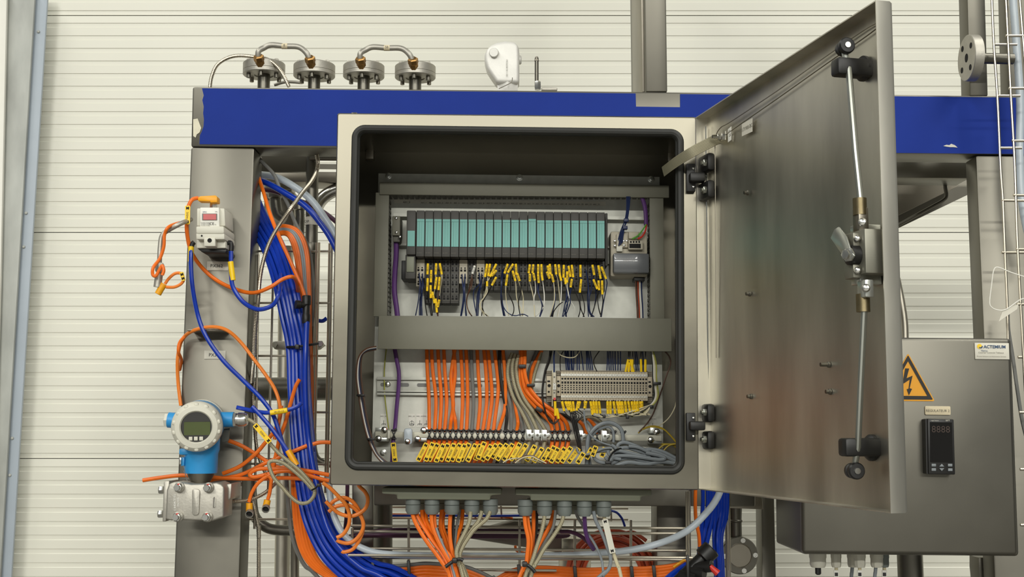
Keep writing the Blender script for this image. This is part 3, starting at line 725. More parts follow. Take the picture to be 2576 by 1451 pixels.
build(MB().pp(RG((1000, 524), (1014, 520), (1020, 846), (1007, 843)), 2.1360, 2.1550), 'side_wall', 'black', rg)
for bx, by, sh in ((1050, 794, 0), (1097, 795, 1), (1146, 794, 0), (1050, 820, 0), (1097, 820, 2), (1147, 821, 0)):
    w = 13
    poly = {0: [(bx-w, by-8), (bx+w, by-8), (bx+w, by+8), (bx-w, by+8)], 1: [(bx-15, by+8), (bx, by-9), (bx+15, by+8)], 2: [(bx-15, by-8), (bx+15, by-8), (bx, by+9)]}[sh]
    build(MB().pp(RG(*poly), 2.1305, 2.1340), 'button', 'grey_cable', rg, .0004)
q = RG((1050, 532), (1130, 532)); ptext('regis france', q[0][0]+2, q[0][1], 2.1325, 3, 'paper', rg); ptext('S877', q[1][0], q[1][1], 2.1325, 4, 'paper', rg)
q = RG((1090, 585))[0]; ptext('8888', q[0], q[1], 2.1318, 17, 'ink_dim', rg, -1)
# glands under the small cabinet
for i, (x, w, cabm, tagged) in enumerate(((2057, 42, None, 0), (2103, 26, 'ivory', 1), (2146, 30, 'grey_cable', 0), (2162, 30, 'ivory', 1), (2205, 32, 'grey_cable', 0), (2224, 24, 'ivory', 1))):
    d = (2.2530, 2.2530, 2.2830, 2.2330, 2.2530, 2.2730)[i]; c = P(x, 1396, d); r = w/2*pxm(d)
    g = build(MB().lathe(c, (0, 0, -1), [(r, -.006), (r, .004), (r*.94, .006), (r*.94, .016), (r*.8, .021)], 10), 'cable_gland', 'offwhite' if i != 5 else 'gland_grey', rcb)
    if cabm is None:
        build(MB().lathe(c, (0, 0, -1), [(r*.35, .02), (r*.35, .032), (r*.2, .034)], 10), 'blanking_plug', 'black', g); continue
    nm = ['', 'first ivory', 'left grey', 'second ivory', 'right grey', 'third ivory'][i]
    x1 = x+(i-3)*-2
    cable('gland_cable', '%s cable hanging below the right-hand cabinet' % nm, 'cable', [(x, 1408), (x+(-3 if cabm != 'ivory' else 1), 1440), (x+(-6 if cabm != 'ivory' else 2), 1485)], 4.5, cabm, d, group='cables under the right-hand cabinet')
    if tagged:
        tg = tag(build(MB().rect(x-5, 1434, x+7, 1470, d-.008, d-.006), 'cable_tag', 'white', None, .0003), 'white cable tag on the %s cable below the right-hand cabinet' % nm, 'cable tag', 'white tags under the right-hand cabinet')
        build(MB().rect(x-3, 1440, x+5, 1449, d-.0085, d-.008), 'tie_slot', 'black', tg)
# ------------------------------------------------------------------ inside the cabinet: ducts
def slots(horizontal, a0, a1, b0, b1, d0, d1, pitch, frac=.6):
    mb = MB(); x = a0
    while x < a1:
        if horizontal: mb.rect(x, b0, x+pitch*frac, b1, d0, d1)
        else: mb.rect(b0, x, b1, x+pitch*frac, d0, d1)
        x += pitch
    return mb
dct = thing('cable_duct', 'dark grey slotted cable duct along the top of the cabinet', 'cable duct', P(1318, 490, 2.31), 'cable ducts in the cabinet')
build(MB().rect(955, 458, 1683, 489, 2.28, 2.287), 'cover', 'pvc', dct, .0008)
o = build(slots(True, 958, 1678, 487, 489.5, 2.289, 2.337, 13.9, .62), 'slotted_wall', 'pvc_dark', dct); o['kind'] = 'stuff'
build(MB().rect(958, 486, 1678, 488.2, 2.288, 2.296), 'wall_edge', 'pvc_dark', dct)
for nm, x0, x1, y0, y1, sx0, sx1 in (('left', 945, 979, 484, 796, 976.5, 978.5), ('right', 1634, 1669, 492, 803, 1635, 1637)):
    t = thing('cable_duct', 'grey vertical slotted cable duct at the %s of the modules' % nm, 'cable duct', P((x0+x1)/2, y1, 2.31), 'cable ducts in the cabinet')
    build(MB().rect(x0, y0, x1, y1, 2.284, 2.290), 'cover', 'pvc', t, .0008)
    o = build(slots(False, y0+14, y1, sx0, sx1, 2.292, 2.337, 12, .58), 'slotted_wall', 'pvc_dark', t); o['kind'] = 'stuff'
    build(MB().rect(sx0, y0+6, sx1, y1, 2.291, 2.297), 'wall_edge', 'pvc_dark', t)
t = thing('cable_duct', 'wide grey duct cover crossing the middle of the cabinet', 'cable duct', P(1320, 885, 2.3), 'cable ducts in the cabinet')
build(MB().pp([(953, 793.5), (1690, 801), (1689.5, 884), (950, 877.5)], 2.262, 2.268), 'cover', 'pvc', t, .0008)
build(MB().pp([(956, 797), (1687, 804), (1687, 806), (956, 799)], 2.27, 2.336), 'duct_wall', 'pvc_dark', t)
build(MB().pp([(956, 870), (1687, 877), (1687, 879), (956, 872)], 2.27, 2.336), 'duct_wall', 'pvc_dark', t)

# label strip above the modules
ls = tag(build(MB().pp([(992, 500), (1524, 507), (1524, 518), (992, 511)], DP_-.0008, DP_-.0002), 'marking_strip', 'paper'), 'narrow paper strip of module numbers above the module row', 'label strip')
ptext('A01_0', 1023, 509, DP_-.001, 5, 'ink', ls)
for i in range(22): ptext('A01_%d' % (i+1), 1066+20.7*i, 510.2+.2*i, DP_-.001, 3.9, 'ink', ls)

# mounting rails
rl = tag(build(MB().pp([(990, 536), (1626, 545), (1626, 553), (990, 544)], 2.322, 2.330).pp([(990, 612), (1540, 619), (1540, 624), (990, 617)], 2.322, 2.33).pp([(1500, 619), (1545, 620), (1545, 664), (1500, 663)], 2.33, 2.339), 'module_rail', 'zinc'), 'galvanised rail carrying the row of modules', 'rail')
dr2 = thing('mounting_rail', 'slotted galvanised rail behind the orange cables', 'rail', P(1200, 993, 2.335))
yr = lambda x: (x-948)*ROLL
for nm, a, b, d0 in (('flange', 947.5, 955, 2.328), ('web', 955, 983, 2.334), ('flange', 981, 985, 2.327), ('flange', 987, 993, 2.328)):
    build(MB().pp([(948, a), (1648, a+yr(1648)), (1648, b+yr(1648)), (948, b)], d0, 2.3395), nm, 'zinc', dr2, .0004)
for i in range(7):
    x = 957+46*i; build(MB().pp(rpoly([(x, 962.5+yr(x)), (x+26, 962.8+yr(x)), (x+26, 972+yr(x)), (x, 971.7+yr(x))], 4.5), 2.3335, 2.3342), 'slot', 'grey_dark', dr2)
screw(P(975, 966, 2.334), TOCAM, .0052, 'screw', 'steel_bright', dr2)

# ------------------------------------------------------------------ I/O modules
MX0, MP = 1047.4, 21.56
def my(x): return (x-1047)*.0108
FD = 2.255
im = thing('interface_module', 'tall dark interface module at the left end of the module row', 'module', P(1030, 705, 2.3))
build(MB().rect(1023.5, 529, 1046.6, 640, FD, 2.325), 'housing', 'module', im, .0015)
build(MB().rect(1025.5, 580, 1043.5, 619, FD-.0015, FD+.001), 'label_strip', 'teal', im)
build(MB().rect(1020, 640, 1045.5, 701, FD+.008, 2.33), 'lower_body', 'module', im, .0015)
build(MB().rect(1023, 645, 1042, 684, FD+.006, FD+.010), 'window', 'gland_plate', im, .001)
build(MB().rect(1010, 655, 1022, 702, FD+.03, 2.335), 'side_block', 'black', im, .001)
for i in range(22):
    x = MX0+MP*i; dy = my(x)
    t = thing('io_module', 'slim dark input-output module with teal label strip, %s from the left' % ordn(i), 'module', P(x+MP/2, 645+dy, 2.3), 'input-output modules in the upper row')
    build(MB().rect(x+.35, 529+dy, x+MP-.35, 645+dy, FD, 2.325), 'housing', 'module', t, .001)
    up_ = -3 if i == 13 else 0
    X = x+1.9; Y0, Y1 = 550.5+dy+up_, 619.5+dy+(up_*.6)
    mb = MB().rect(X, Y0, X+18.6, Y0+6.2, FD-.0016, FD+.001)
    for k in range(3):
        w = (5.0, 6.0, 6.6)[k]; xx = X+(0.7, 6.1, 12.3)[k]-.4
        mb.rect(xx, Y0+6.8, xx+w, Y1, FD-.0014, FD+.001)
    build(mb, 'label_strip', 'teal', t)
    ptext('BA 4DO', x+8, 636+dy, FD-.0003, 2.4, 'ink_faint', t)
    # terminal base below
    beige = i in (0, 5, 7); tall = 1 <= i <= 4
    yb = 720 if i == 0 else (762 if tall else (712 if beige else 728))
    tb = build(MB().rect(x+.4, 652+dy, x+MP-.4, yb+dy, 2.288, 2.33), 'terminal_base', 'beige' if beige else 'module', t, .001)
    rows = [660, 676, 694, 711] + ([729, 747] if tall else [])
    if beige: rows = rows[1:3] + ([711] if i == 0 else [])
    hb = MB()
    for r in rows:
        for k in (0, 1):
            cx = x+5.2+k*9.4
            hb.rect(cx-1.6, r-4.6+dy, cx+1.6, r-1.4+dy, 2.2872, 2.2882); hb.rect(cx-2.6, r+.6+dy, cx+2.6, r+5.6+dy, 2.2872, 2.2882)
    build(hb, 'clamp_openings', 'void', tb)
    if not beige:
        rb = MB()
        for r in rows: rb.rect(x+1.5, r+7.2+dy, x+MP-1.5, r+8.2+dy, 2.2868, 2.2884)
        build(rb, 'row_ridges', 'pvc_dark', tb)
em = tag(build(MB().rect(1521.8, 536, 1528.5, 668, 2.285, 2.33), 'end_plate', 'module', None, .001), 'thin dark end plate closing the right of the module row', 'end plate')

# bus connector at left
bc = thing('bus_connector', 'grey bus plug with two screws above the purple cable', 'connector', P(997, 605, 2.3))
build(MB().rect(987, 543, 1007, 592, 2.285, 2.335), 'body', 'pvc', bc, .0015)
build(MB().rect(989, 592, 1006, 608, 2.292, 2.33), 'cable_clamp', 'pvc_dark', bc, .001)
for x, y in ((996.5, 549), (997, 584.5), (1006, 595.5)): screw(P(x, y, 2.285), TOCAM, .0026, 'screw', 'steel_bright', bc)

# coupler at right
cp_ = thing('bus_coupler', 'grey bus coupler with a smoked flap, right of the modules', 'module', P(1585, 696, 2.3))
build(MB().pp(rpoly(rc(1536, 582, 1628, 695), 5), 2.29, 2.335), 'housing', 'beige', cp_, .002)
build(MB().rect(1543, 636, 1633, 686, 2.268, 2.29), 'flap', 'cover_grey', cp_, .003)
q = C6((1160, 722), (1170, 748)); ptext('. . . . . . . . . .', q[0][0], q[0][1]-1, 2.2675, 6, 'paper', cp_, -.6)
ptext('0 0 0 0  0 0 0', 1582, 655, 2.2675, 4, 'pvc_dark', cp_, -.6)
for k, (x0, y0, x1, y1, dd, m) in enumerate(((1551, 588, 1579, 622, 2.283, 'beige'), (1581, 605, 1617, 627, 2.278, 'beige'), (1583, 612.5, 1612, 624, 2.2775, 'void'), (1582, 583, 1606, 600, 2.284, 'beige'), (1551, 618, 1566, 632, 2.282, 'offwhite'))):
    build(MB().rect(x0, y0, x1, y1, dd, 2.292), 'terminal_part', m, cp_, .0006)
for x, y in ((1547, 606), (1556, 604), (1569.5, 606), (1577, 606), (1547, 618), (1570, 617), (1612, 611)): screw(P(x, y, 2.284), TOCAM, .0026, 'screw', 'steel_bright', cp_)
for k in range(4):
    build(MB().rect(1585+7*k, 606, 1589+7*k, 610.5, 2.2772, 2.279), 'clamp_opening', 'void', cp_)
build(MB().rect(1595, 693, 1622, 706, 2.296, 2.33), 'lower_plug', 'black', cp_, .001)

# ------------------------------------------------------------------ wires
def wire(label, cat, pts, m, r=1.25, d=2.30, group=None, parent=None, name='signal_wire'):
    return cable(name, label, cat, pts, r, m, d, parent, group, 6, 5)
COLN = {'navy': 'navy', 'dark_wire': 'black', 'ivory': 'ivory', 'white': 'white', 'brown': 'brown'}
wires = []
def W(crop_, m, sleeves, pts, sm='yellow'): wires.append((crop_, m, sleeves, pts, sm))
N = 'navy'; K = 'dark_wire'; I = 'ivory'; BR = 'brown'; WH = 'white'
for pts in ([(335, 820), (345, 960), (330, 1150), (297, 1330)], [(375, 820), (375, 1000), (368, 1150), (365, 1330)], [(340, 880), (358, 1000), (355, 1120), (352, 1330)], [(378, 890), (385, 1000), (362, 1130), (375, 1330)], [(350, 900), (368, 1050), (345, 1150), (340, 1330)]): W(C5, N, [], pts)
W(C5, K, [], [(390, 890), (400, 1000), (405, 1180), (428, 1332)])
W(C5, K, [((437, 738), (432, 862)), ((435, 905), (428, 1052))], [(437, 720), (432, 870), (428, 1060), (455, 1230), (475, 1332)])
W(C5, K, [((475, 812), (472, 953)), ((468, 985), (470, 1132))], [(475, 790), (471, 960), (470, 1140), (480, 1250), (488, 1332)])
W(C5, I, [((532, 736), (526, 864)), ((536, 892), (516, 1030))], [(532, 715), (527, 870), (514, 1040), (495, 1150), (482, 1332)])
W(C5, I, [((572, 736), (596, 862))], [(570, 715), (597, 870), (590, 960), (578, 1040), (558, 1180)])
W(C5, BR, [((571, 892), (558, 1040)), ((566, 1150), (550, 1235))], [(570, 860), (556, 1050), (552, 1240), (552, 1335)])
W(C5, BR, [((488, 1060), (512, 1190)), ((525, 1138), (540, 1296))], [(486, 1040), (512, 1150), (540, 1300), (548, 1335)])
for pts in ([(825, 820), (835, 1000), (850, 1150), (820, 1335)], [(862, 820), (858, 1050), (870, 1335)], [(822, 890), (845, 1020), (835, 1180), (810, 1335)], [(860, 890), (850, 1030), (862, 1180), (878, 1335)]): W(C5, N, [], pts)
W(C5, BR, [((972, 762), (944, 855))], [(975, 740), (942, 870), (905, 1040), (880, 1150), (890, 1250), (935, 1335)], 'white')
W(C5, BR, [], [(950, 890), (930, 1010), (890, 1100), (878, 1190), (905, 1290), (940, 1335)])
for pts in ([(1018, 820), (1028, 960), (965, 1040), (960, 1150), (995, 1335)], [(1050, 820), (1045, 1000), (1012, 1100), (1003, 1335)], [(1018, 890), (1030, 1000), (1000, 1100), (990, 1335)], [(1050, 890), (1035, 1010), (1020, 1140), (1008, 1335)]): W(C5, N, [], pts)
W(C5, K, [((1112, 742), (1088, 892))], [(1112, 720), (1085, 900), (1060, 1040), (1062, 1190), (1050, 1335)])
W(C5, I, [((1146, 742), (1124, 882)), ((1112, 940), (1112, 998))], [(1146, 720), (1120, 890), (1113, 1000), (1108, 1075), (1030, 1200), (1050, 1270), (1125, 1338)])
W(C5, I, [((1218, 742), (1146, 888))], [(1220, 720), (1140, 900), (1115, 960), (1090, 1080), (1040, 1180), (1040, 1240), (1080, 1335)])
W(C5, K, [((1220, 815), (1165, 880)), ], [(1222, 800), (1160, 890), (1105, 930), (1075, 1050)])
W(C5, K, [((1217, 892), (1165, 988))], [(1220, 880), (1160, 1000), (1130, 1060), (1060, 1190), (1075, 1290), (1112, 1335)])
W(C5, K, [((1348, 742), (1310, 852))], [(1350, 720), (1306, 860), (1285, 960), (1275, 1150), (1310, 1335)])
W(C5, I, [((1410, 742), (1348, 842)), ((1345, 862), (1326, 990))], [(1412, 720), (1345, 850), (1325, 1000), (1330, 1150), (1358, 1330)])
for pts in ([(1300, 780), (1282, 950), (1270, 1150), (1300, 1335)], [(1290, 780), (1272, 960), (1280, 1150), (1318, 1338)], [(1280, 1100), (1295, 1220), (1350, 1300), (1430, 1332), (1520, 1315), (1580, 1340)]): W(C5, N, [], pts)
W(C5, K, [], [(1345, 1000), (1355, 1070), (1410, 1200), (1417, 1280), (1395, 1338)])
W(C5, I, [((1440, 742), (1447, 866)), ], [(1440, 720), (1447, 870), (1480, 960), (1515, 1080), (1525, 1150), (1520, 1335)])
W(C5, I, [((1403, 820), (1436, 937))], [(1400, 800), (1438, 945), (1450, 1130), (1500, 1270), (1512, 1338)])
W(C5, K, [((1456, 850), (1484, 937))], [(1455, 840), (1486, 945), (1500, 1060), (1470, 1180), (1490, 1338)])
W(C6, I, [((140, 790), (128, 884)), ((141, 890), (140, 972))], [(140, 770), (130, 885), (140, 980), (180, 1150), (192, 1350)])
W(C6, WH, [((178, 790), (168, 882)), ((178, 882), (194, 962))], [(178, 770), (175, 885), (196, 970), (202, 1080), (185, 1160), (195, 1350)])
W(C6, N, [((230, 788), (229, 890)), ((228, 895), (236, 988))], [(230, 770), (229, 900), (222, 1060), (260, 1180), (270, 1250), (245, 1350)])
W(C6, WH, [((264, 788), (268, 898)), ((268, 900), (278, 962))], [(264, 770), (268, 900), (277, 970), (295, 1120), (283, 1250), (200, 1350)])
W(C6, N, [], [(240, 1000), (232, 1090), (275, 1220), (282, 1260), (250, 1350)])
W(C6, I, [((330, 802), (347, 892)), ((374, 895), (395, 980))], [(330, 780), (350, 895), (395, 985), (405, 1150), (385, 1250), (355, 1350)])
W(C6, N, [((354, 785), (363, 898)), ], [(354, 770), (364, 900), (400, 1060), (415, 1130), (400, 1230), (365, 1350)])
W(C6, K, [((322, 868), (352, 942))], [(320, 850), (356, 950), (395, 1020), (410, 1180), (375, 1350)])
W(C6, I, [((412, 788), (424, 898))], [(412, 770), (424, 900), (440, 950), (462, 1160), (460, 1250), (435, 1350)])
W(C6, WH, [((450, 790), (463, 912)), ((463, 905), (478, 965))], [(450, 770), (463, 905), (479, 970), (475, 1150), (465, 1240), (442, 1350)])
W(C6, K, [], [(490, 1195), (450, 1225), (400, 1290), (385, 1350)])
W(C6, WH, [((505, 795), (501, 932)), ((520, 932), (525, 1002))], [(505, 775), (502, 932), (528, 1005), (560, 1120), (585, 1190)])
W(C6, WH, [((555, 805), (576, 924)), ((541, 865), (540, 985))], [(555, 785), (570, 900), (542, 990), (565, 1150), (620, 1260), (615, 1350)])
W(C6, N, [((590, 795), (606, 928)), ((592, 945), (578, 1036))], [(590, 775), (606, 930), (585, 1040), (545, 1150), (510, 1250), (530, 1350)])
for pts in ([(560, 1000), (545, 1110), (520, 1200), (490, 1350)], [(580, 1040), (560, 1160), (525, 1260), (535, 1350)], [(540, 1010), (530, 1150), (545, 1230), (500, 1350)], [(600, 1010), (570, 1120), (575, 1200), (520, 1345)]): W(C6, N, [], pts)
W(C6, K, [((684, 795), (684, 924)), ((692, 948), (677, 1092))], [(684, 775), (686, 930), (677, 1100), (685, 1250), (725, 1352)])
W(C6, K, [], [(600, 1010), (620, 1060), (668, 1180), (680, 1280), (662, 1352)])
W(C6, K, [], [(690, 1080), (722, 1200), (728, 1280), (712, 1352)])
for pts in ([(735, 810), (765, 1000), (758, 1150), (770, 1352)], [(790, 810), (812, 950), (850, 1090), (832, 1250), (795, 1352)], [(760, 900), (775, 1100), (785, 1290), (832, 1352)], [(800, 900), (800, 1060), (775, 1160), (778, 1300), (815, 1352)]): W(C6, N, [], pts)
W(C6, K, [((812, 794), (832, 904)), ((822, 950), (864, 1054))], [(812, 775), (832, 910), (865, 1060), (850, 1180), (800, 1352)])
W(C6, K, [((875, 800), (901, 944)), ((878, 962), (884, 1066))], [(875, 780), (900, 945), (884, 1070), (868, 1150), (880, 1260), (905, 1352)])
W(C6, N, [((908, 814), (960, 946))], [(906, 795), (962, 950), (966, 1020), (935, 1180), (908, 1352)])
W(C6, K, [((916, 962), (919, 1112))], [(914, 945), (920, 1120), (925, 1200), (898, 1352)])
rank = {}
for i, (cr, m, sl, pts, smt) in enumerate(sorted(wires, key=lambda w: w[0](w[3][0])[0][0])):
    rank[m] = rank.get(m, 0)+1
    p0 = cr(pts[0])[0]
    pp_ = cr(*pts); n_ = len(pp_)
    d_ = [2.292] + [2.262+.012*random.random()+.03*(k/n_) for k in range(1, n_)]
    o = wire('%s wire, %s of its colour from the left below the modules' % (COLN[m], ordn(rank[m]-1)), 'wire', [(p[0], p[1], d_[k]) for k, p in enumerate(pp_)], m, 1.35, group='thin wires hanging below the module row')
    for a, b in sl:
        q = cr(a, b)
        s_ = build(MB().tube([P(q[0][0], q[0][1], 2.262), P(q[1][0], q[1][1], 2.262)], 3.0*pxm(2.26), 8), 'marker_sleeve', smt, o)
        L = math.hypot(q[1][0]-q[0][0], q[1][1]-q[0][1])
        if L > 18:
            ang = math.degrees(math.atan2(-(q[0][1]-q[1][1]), (q[0][0]-q[1][0])))
            ptext('A01.%d' % (i+1), (q[0][0]+q[1][0])/2, (q[0][1]+q[1][1])/2, 2.262-3.15*pxm(2.26), 3.4, 'ink', s_, ang, off=.0002)
# coupler wires
for k, pts in enumerate(([(1180, 60), (1180, 200), (1160, 320), (1120, 420), (1090, 530)], [(1200, 60), (1195, 200), (1175, 330), (1135, 440), (1115, 580)], [(1215, 60), (1205, 180), (1180, 330), (1130, 430), (1095, 590)], [(1190, 60), (1190, 220), (1165, 350), (1145, 450), (1130, 560)])):
    wire('navy wire of the tied pair-bundle above the bus coupler, %s' % ordn(k), 'wire', C6(*pts), 'navy', 1.7, 2.28, 'navy wires feeding the bus coupler')
for x, y in ((1176, 310), (1165, 390)):
    q = C6((x, y))[0]; tag(build(MB().rect(q[0]-6, q[1]-4, q[0]+6, q[1]+5, 2.274, 2.286), 'cable_tie', 'navy', None, .001), 'small dark tie on the navy wires, %s' % ('upper one' if y == 310 else 'lower one'), 'cable tie')
cable('bus_cable', 'purple bus cable dropping from the top duct at right', 'cable', C6((1330, 30), (1370, 150), (1385, 260), (1388, 370)), 5.5, 'purple', 2.29)
wire('green wire entering the bus coupler from the right', 'wire', C6((1388, 360), (1350, 420), (1300, 480), (1240, 515)), 'lime', 2, 2.28)
wire('red wire entering the bus coupler from the right', 'wire', C6((1392, 360), (1380, 430), (1345, 490), (1300, 515)), 'red', 2.2, 2.282)
for k, (m, x, c) in enumerate((('brown', 1285, 'left brown'), ('red_cable', 1308, 'reddish brown'), ('white', 1328, 'white'), ('navy', 1345, 'dark blue'), ('dark_wire', 1300, 'black'))):
    wire('%s wire leaving the underside of the bus coupler' % c, 'wire', C6((x-8, 930), (x-4, 1100), (x+6, 1250), (x+10, 1365)), m, 1.8, 2.30+.003*k, 'wires under the bus coupler')
cable('bus_cable', 'thick purple bus cable left of the modules', 'cable', C5((75, 470), (75, 640), (60, 850), (55, 1050), (80, 1250), (90, 1345)), 6.6, 'purple', 2.305)
# ------------------------------------------------------------------ terminal strip
tx0, tp_ = 1411.0, 7.27
ty = lambda x: (x-1411)*.0075
def tblock(x, w, label, num, group):
    dy = ty(x)
    t = thing('terminal_block', label, 'terminal', P(x+w/2, 1007+dy, 2.31), group)
    build(MB().rect(x+.2, 934+dy, x+w-.2, 1006+dy, 2.286, 2.33), 'housing', 'terminal', t)
    build(MB().rect(x+.2, 939.5+dy, x+w-.2, 945.3+dy, 2.2845, 2.287), 'marker', 'white', t)
    build(MB().rect(x+.2, 994+dy, x+w-.2, 999.8+dy, 2.2845, 2.287), 'marker', 'offwhite', t)
    ptext(num, x+w/2, 942.4+dy, 2.2843, 3.6, 'ink', t, off=.0002); ptext(num, x+w/2, 996.9+dy, 2.2843, 3.6, 'ink', t, off=.0002)
    mb = MB()
    for yy in (952.3, 986.8): mb.lathe(P(x+w/2, yy+dy, 2.2862), TOCAM, [(2.6*pxm(2.29), 0), (2.6*pxm(2.29), .0004)], 10)
    mb.rect(x+1.4, 959+dy, x+w-1.4, 964.5+dy, 2.2855, 2.2862)
    for yy in (967.5, 973, 978): mb.rect(x+2, yy+dy, x+w-2, yy+3.2+dy, 2.2857, 2.2862)
    build(mb, 'clamp_openings', 'void', t)
for i in range(30):
    x = tx0+tp_*i; tblock(x, tp_, '%s beige terminal block from the left in the numbered row' % ordn(i), str(i+1), 'numbered terminal blocks')
for i, (x0, x1, lb) in enumerate(((1375, 1388, 'ribbed beige end bracket at the far left of the terminals'), (1399.8, 1411, 'ribbed beige end bracket beside terminal one'), (1629.3, 1641, 'ribbed beige end bracket at the right of the terminals'))):
    dy = ty(x0); t = thing('end_bracket', lb, 'bracket', P(x0, 1008, 2.31))
    build(MB().rect(x0, 946+dy, x1-.3, 996+dy, 2.288, 2.33), 'body', 'terminal', t, .0005)
    for y in list(range(932, 946, 4))+list(range(996, 1009, 4)): build(MB().rect(x0, y+dy, x1-.3, y+2.8+dy, 2.294, 2.33), 'rib', 'terminal_dark', t)
    build(MB().lathe(P((x0+x1)/2, 970+dy, 2.2878), TOCAM, [(4*pxm(2.29), 0), (4*pxm(2.29), .0006)], 14), 'screw_hole', 'void', t)
    build(MB().lathe(P((x0+x1)/2-1, 985.5+dy, 2.2878), TOCAM, [(2.6*pxm(2.29), 0), (2.6*pxm(2.29), .0006)], 10), 'screw_hole', 'void', t)
    build(MB().rect(x0+2, 957+dy, x1-4, 961+dy, 2.2872, 2.2882), 'notch', 'void', t)
for y0, y1 in ((930.5, 933), (1004.5, 1008)):
    pass
ft = thing('fuse_terminal', 'pale narrow terminal with vertical white marker, left of the row', 'terminal', P(1394, 1005, 2.3))
build(MB().rect(1391, 937, 1399, 1004, 2.280, 2.33), 'housing', 'beige', ft, .0006)
mk2 = build(MB().rect(1391.3, 964, 1398.8, 980, 2.278, 2.281), 'marker', 'white', ft); ptext('D50CV', 1395, 972, 2.2778, 4.5, 'ink', mk2, 90, off=.0002)
build(MB().rect(1388.5, 930, 1390.5, 1022, 2.290, 2.32), 'end_cover', 'ivory', ft)
build(MB().rect(1392.5, 1000, 1398, 1006, 2.2795, 2.2825), 'red_clip', 'red', ft)
for y in (948, 987.5): build(MB().lathe(P(1394.5, y, 2.2798), TOCAM, [(2.2*pxm(2.28), 0), (2.2*pxm(2.28), .0005)], 10), 'screw_hole', 'pvc_dark', ft)
build(MB().pp([(1411, 931), (1629, 932.6), (1629, 935), (1411, 933.5)], 2.30, 2.33), 'cover_edge', 'terminal_dark', ft)
build(MB().pp([(1411, 1003.5), (1629, 1005.2), (1629, 1009.5), (1411, 1008)], 2.30, 2.33), 'cover_edge', 'terminal_dark', ft)
# wires from duct into the terminals
k = 0
for x0, x1 in ((440, 462), (452, 480), (470, 488), (478, 500), (510, 520), (522, 530), (540, 540), (590, 580), (600, 605), (618, 650), (680, 690), (690, 715), (700, 735), (720, 755), (915, 908), (935, 935), (950, 955), (975, 980), (1000, 1005), (1030, 1030), (1060, 1058), (1215, 1235), (1230, 1255), (1300, 1310)):
    wire('navy wire entering the terminal row from above, %s from the left' % ordn(k), 'wire', C8((x0, 30), ((x0+x1)/2-6+random.random()*12, 150), (x1, 285)), 'navy', 1.5, 2.308-.002*(k % 3), 'navy wires above the terminal row'); k += 1
wire('black wire curling into the terminal row near its left end', 'wire', C8((430, 50), (395, 120), (392, 200), (396, 285)), 'dark_wire', 1.4, 2.30)
wire('black wire curling into the terminal row near its middle', 'wire', C8((830, 50), (770, 140), (765, 200), (800, 285)), 'dark_wire', 1.4, 2.30)
wire('ivory wire sagging in a loop below the wide duct', 'wire', C8((350, 40), (390, 95), (450, 122), (510, 130), (565, 115), (615, 50)), 'ivory', 1.3, 2.285)
wire('blue wire into the fuse terminal', 'wire', C8((330, 40), (322, 130), (325, 210), (325, 290)), 'navy', 2.2, 2.285)
topm = [((1145, 148), (1115, 285)), ((1165, 148), (1205, 285)), ((1192, 148), (1186, 285)), ((1160, 180), (1150, 285)), ((1285, 145), (1290, 285)), ((1335, 148), (1335, 285))]
for i, (a, b) in enumerate(topm):
    q = C8(a, b, (a[0]+4, 30))
    o = wire('wire with long yellow marker above the terminals, %s from the left' % ordn(i), 'wire', [(q[2][0], q[2][1], 2.295), (q[0][0], q[0][1], 2.285), (q[1][0], q[1][1], 2.290)], 'dark_wire', 1.3, group='yellow-marked wires above the terminals')
    s_ = build(MB().tube([P(q[0][0], q[0][1], 2.285), P(q[1][0], q[1][1], 2.288)], 3.1*pxm(2.28), 8), 'marker_sleeve', 'yellow', o)
botm = [((412, 612), (437, 720)), ((448, 612), (487, 708)), ((475, 612), (502, 708)), ((500, 612), (520, 730)), ((533, 612), (543, 720)), ((592, 612), (574, 715)), ((612, 612), (590, 690)), ((682, 610), (660, 690)), ((664, 612), (672, 690)), ((728, 612), (750, 760)), ((760, 612), (772, 742)), ((790, 612), (802, 747)), ((820, 612), (836, 747)),
        ((916, 612), (920, 750)), ((948, 612), (950, 750)), ((983, 612), (1002, 748)), ((1020, 612), (1044, 748)), ((1048, 612), (1066, 748)), ((1075, 612), (1090, 744)), ((1110, 612), (1124, 732)), ((1145, 612), (1164, 722)), ((1183, 612), (1202, 732)), ((1215, 612), (1228, 728)), ((1245, 612), (1252, 722)), ((1278, 612), (1270, 712)), ((1298, 612), (1298, 695))]
for i, (a, b) in enumerate(botm):
    q = C8((a[0], a[1]-12), a, b); m = 'dark_wire' if i < 8 else ('ivory' if i % 3 else 'dark_wire')
    if i < 7: tail = C8((b[0]+40+i*4, 770), (545+i*6, 850), (575+i*3, 1000), (610+i*4, 1165))
    elif i < 9: tail = C8((b[0], 705))
    else:
        rb = 760+max(0, (1000-b[0])*.04); tail = C8((b[0]+25, b[1]+20), (b[0]+90, 790-(b[0]-750)*.05), (min(b[0]+250, 1340), 770-(b[0]-750)*.06), (1400, 650))
    dd = 2.280-.0015*(i % 4)
    o = wire('wire with yellow marker under the terminals, %s from the left' % ordn(i), 'wire', [(p[0], p[1], dd) for p in q+tail], m, 1.25, group='yellow-marked wires below the terminals')
    s_ = build(MB().tube([P(q[1][0], q[1][1], dd), P(q[2][0], q[2][1], dd)], 3.3*pxm(2.28), 8), 'marker_sleeve', 'yellow', o)
    ang = math.degrees(math.atan2(-(q[1][1]-q[2][1]), q[1][0]-q[2][0]))
    ptext('X1.%d' % (i+1), (q[1][0]+q[2][0])/2, (q[1][1]+q[2][1])/2, dd-3.5*pxm(2.28), 3.2, 'ink', s_, ang, off=.0002)
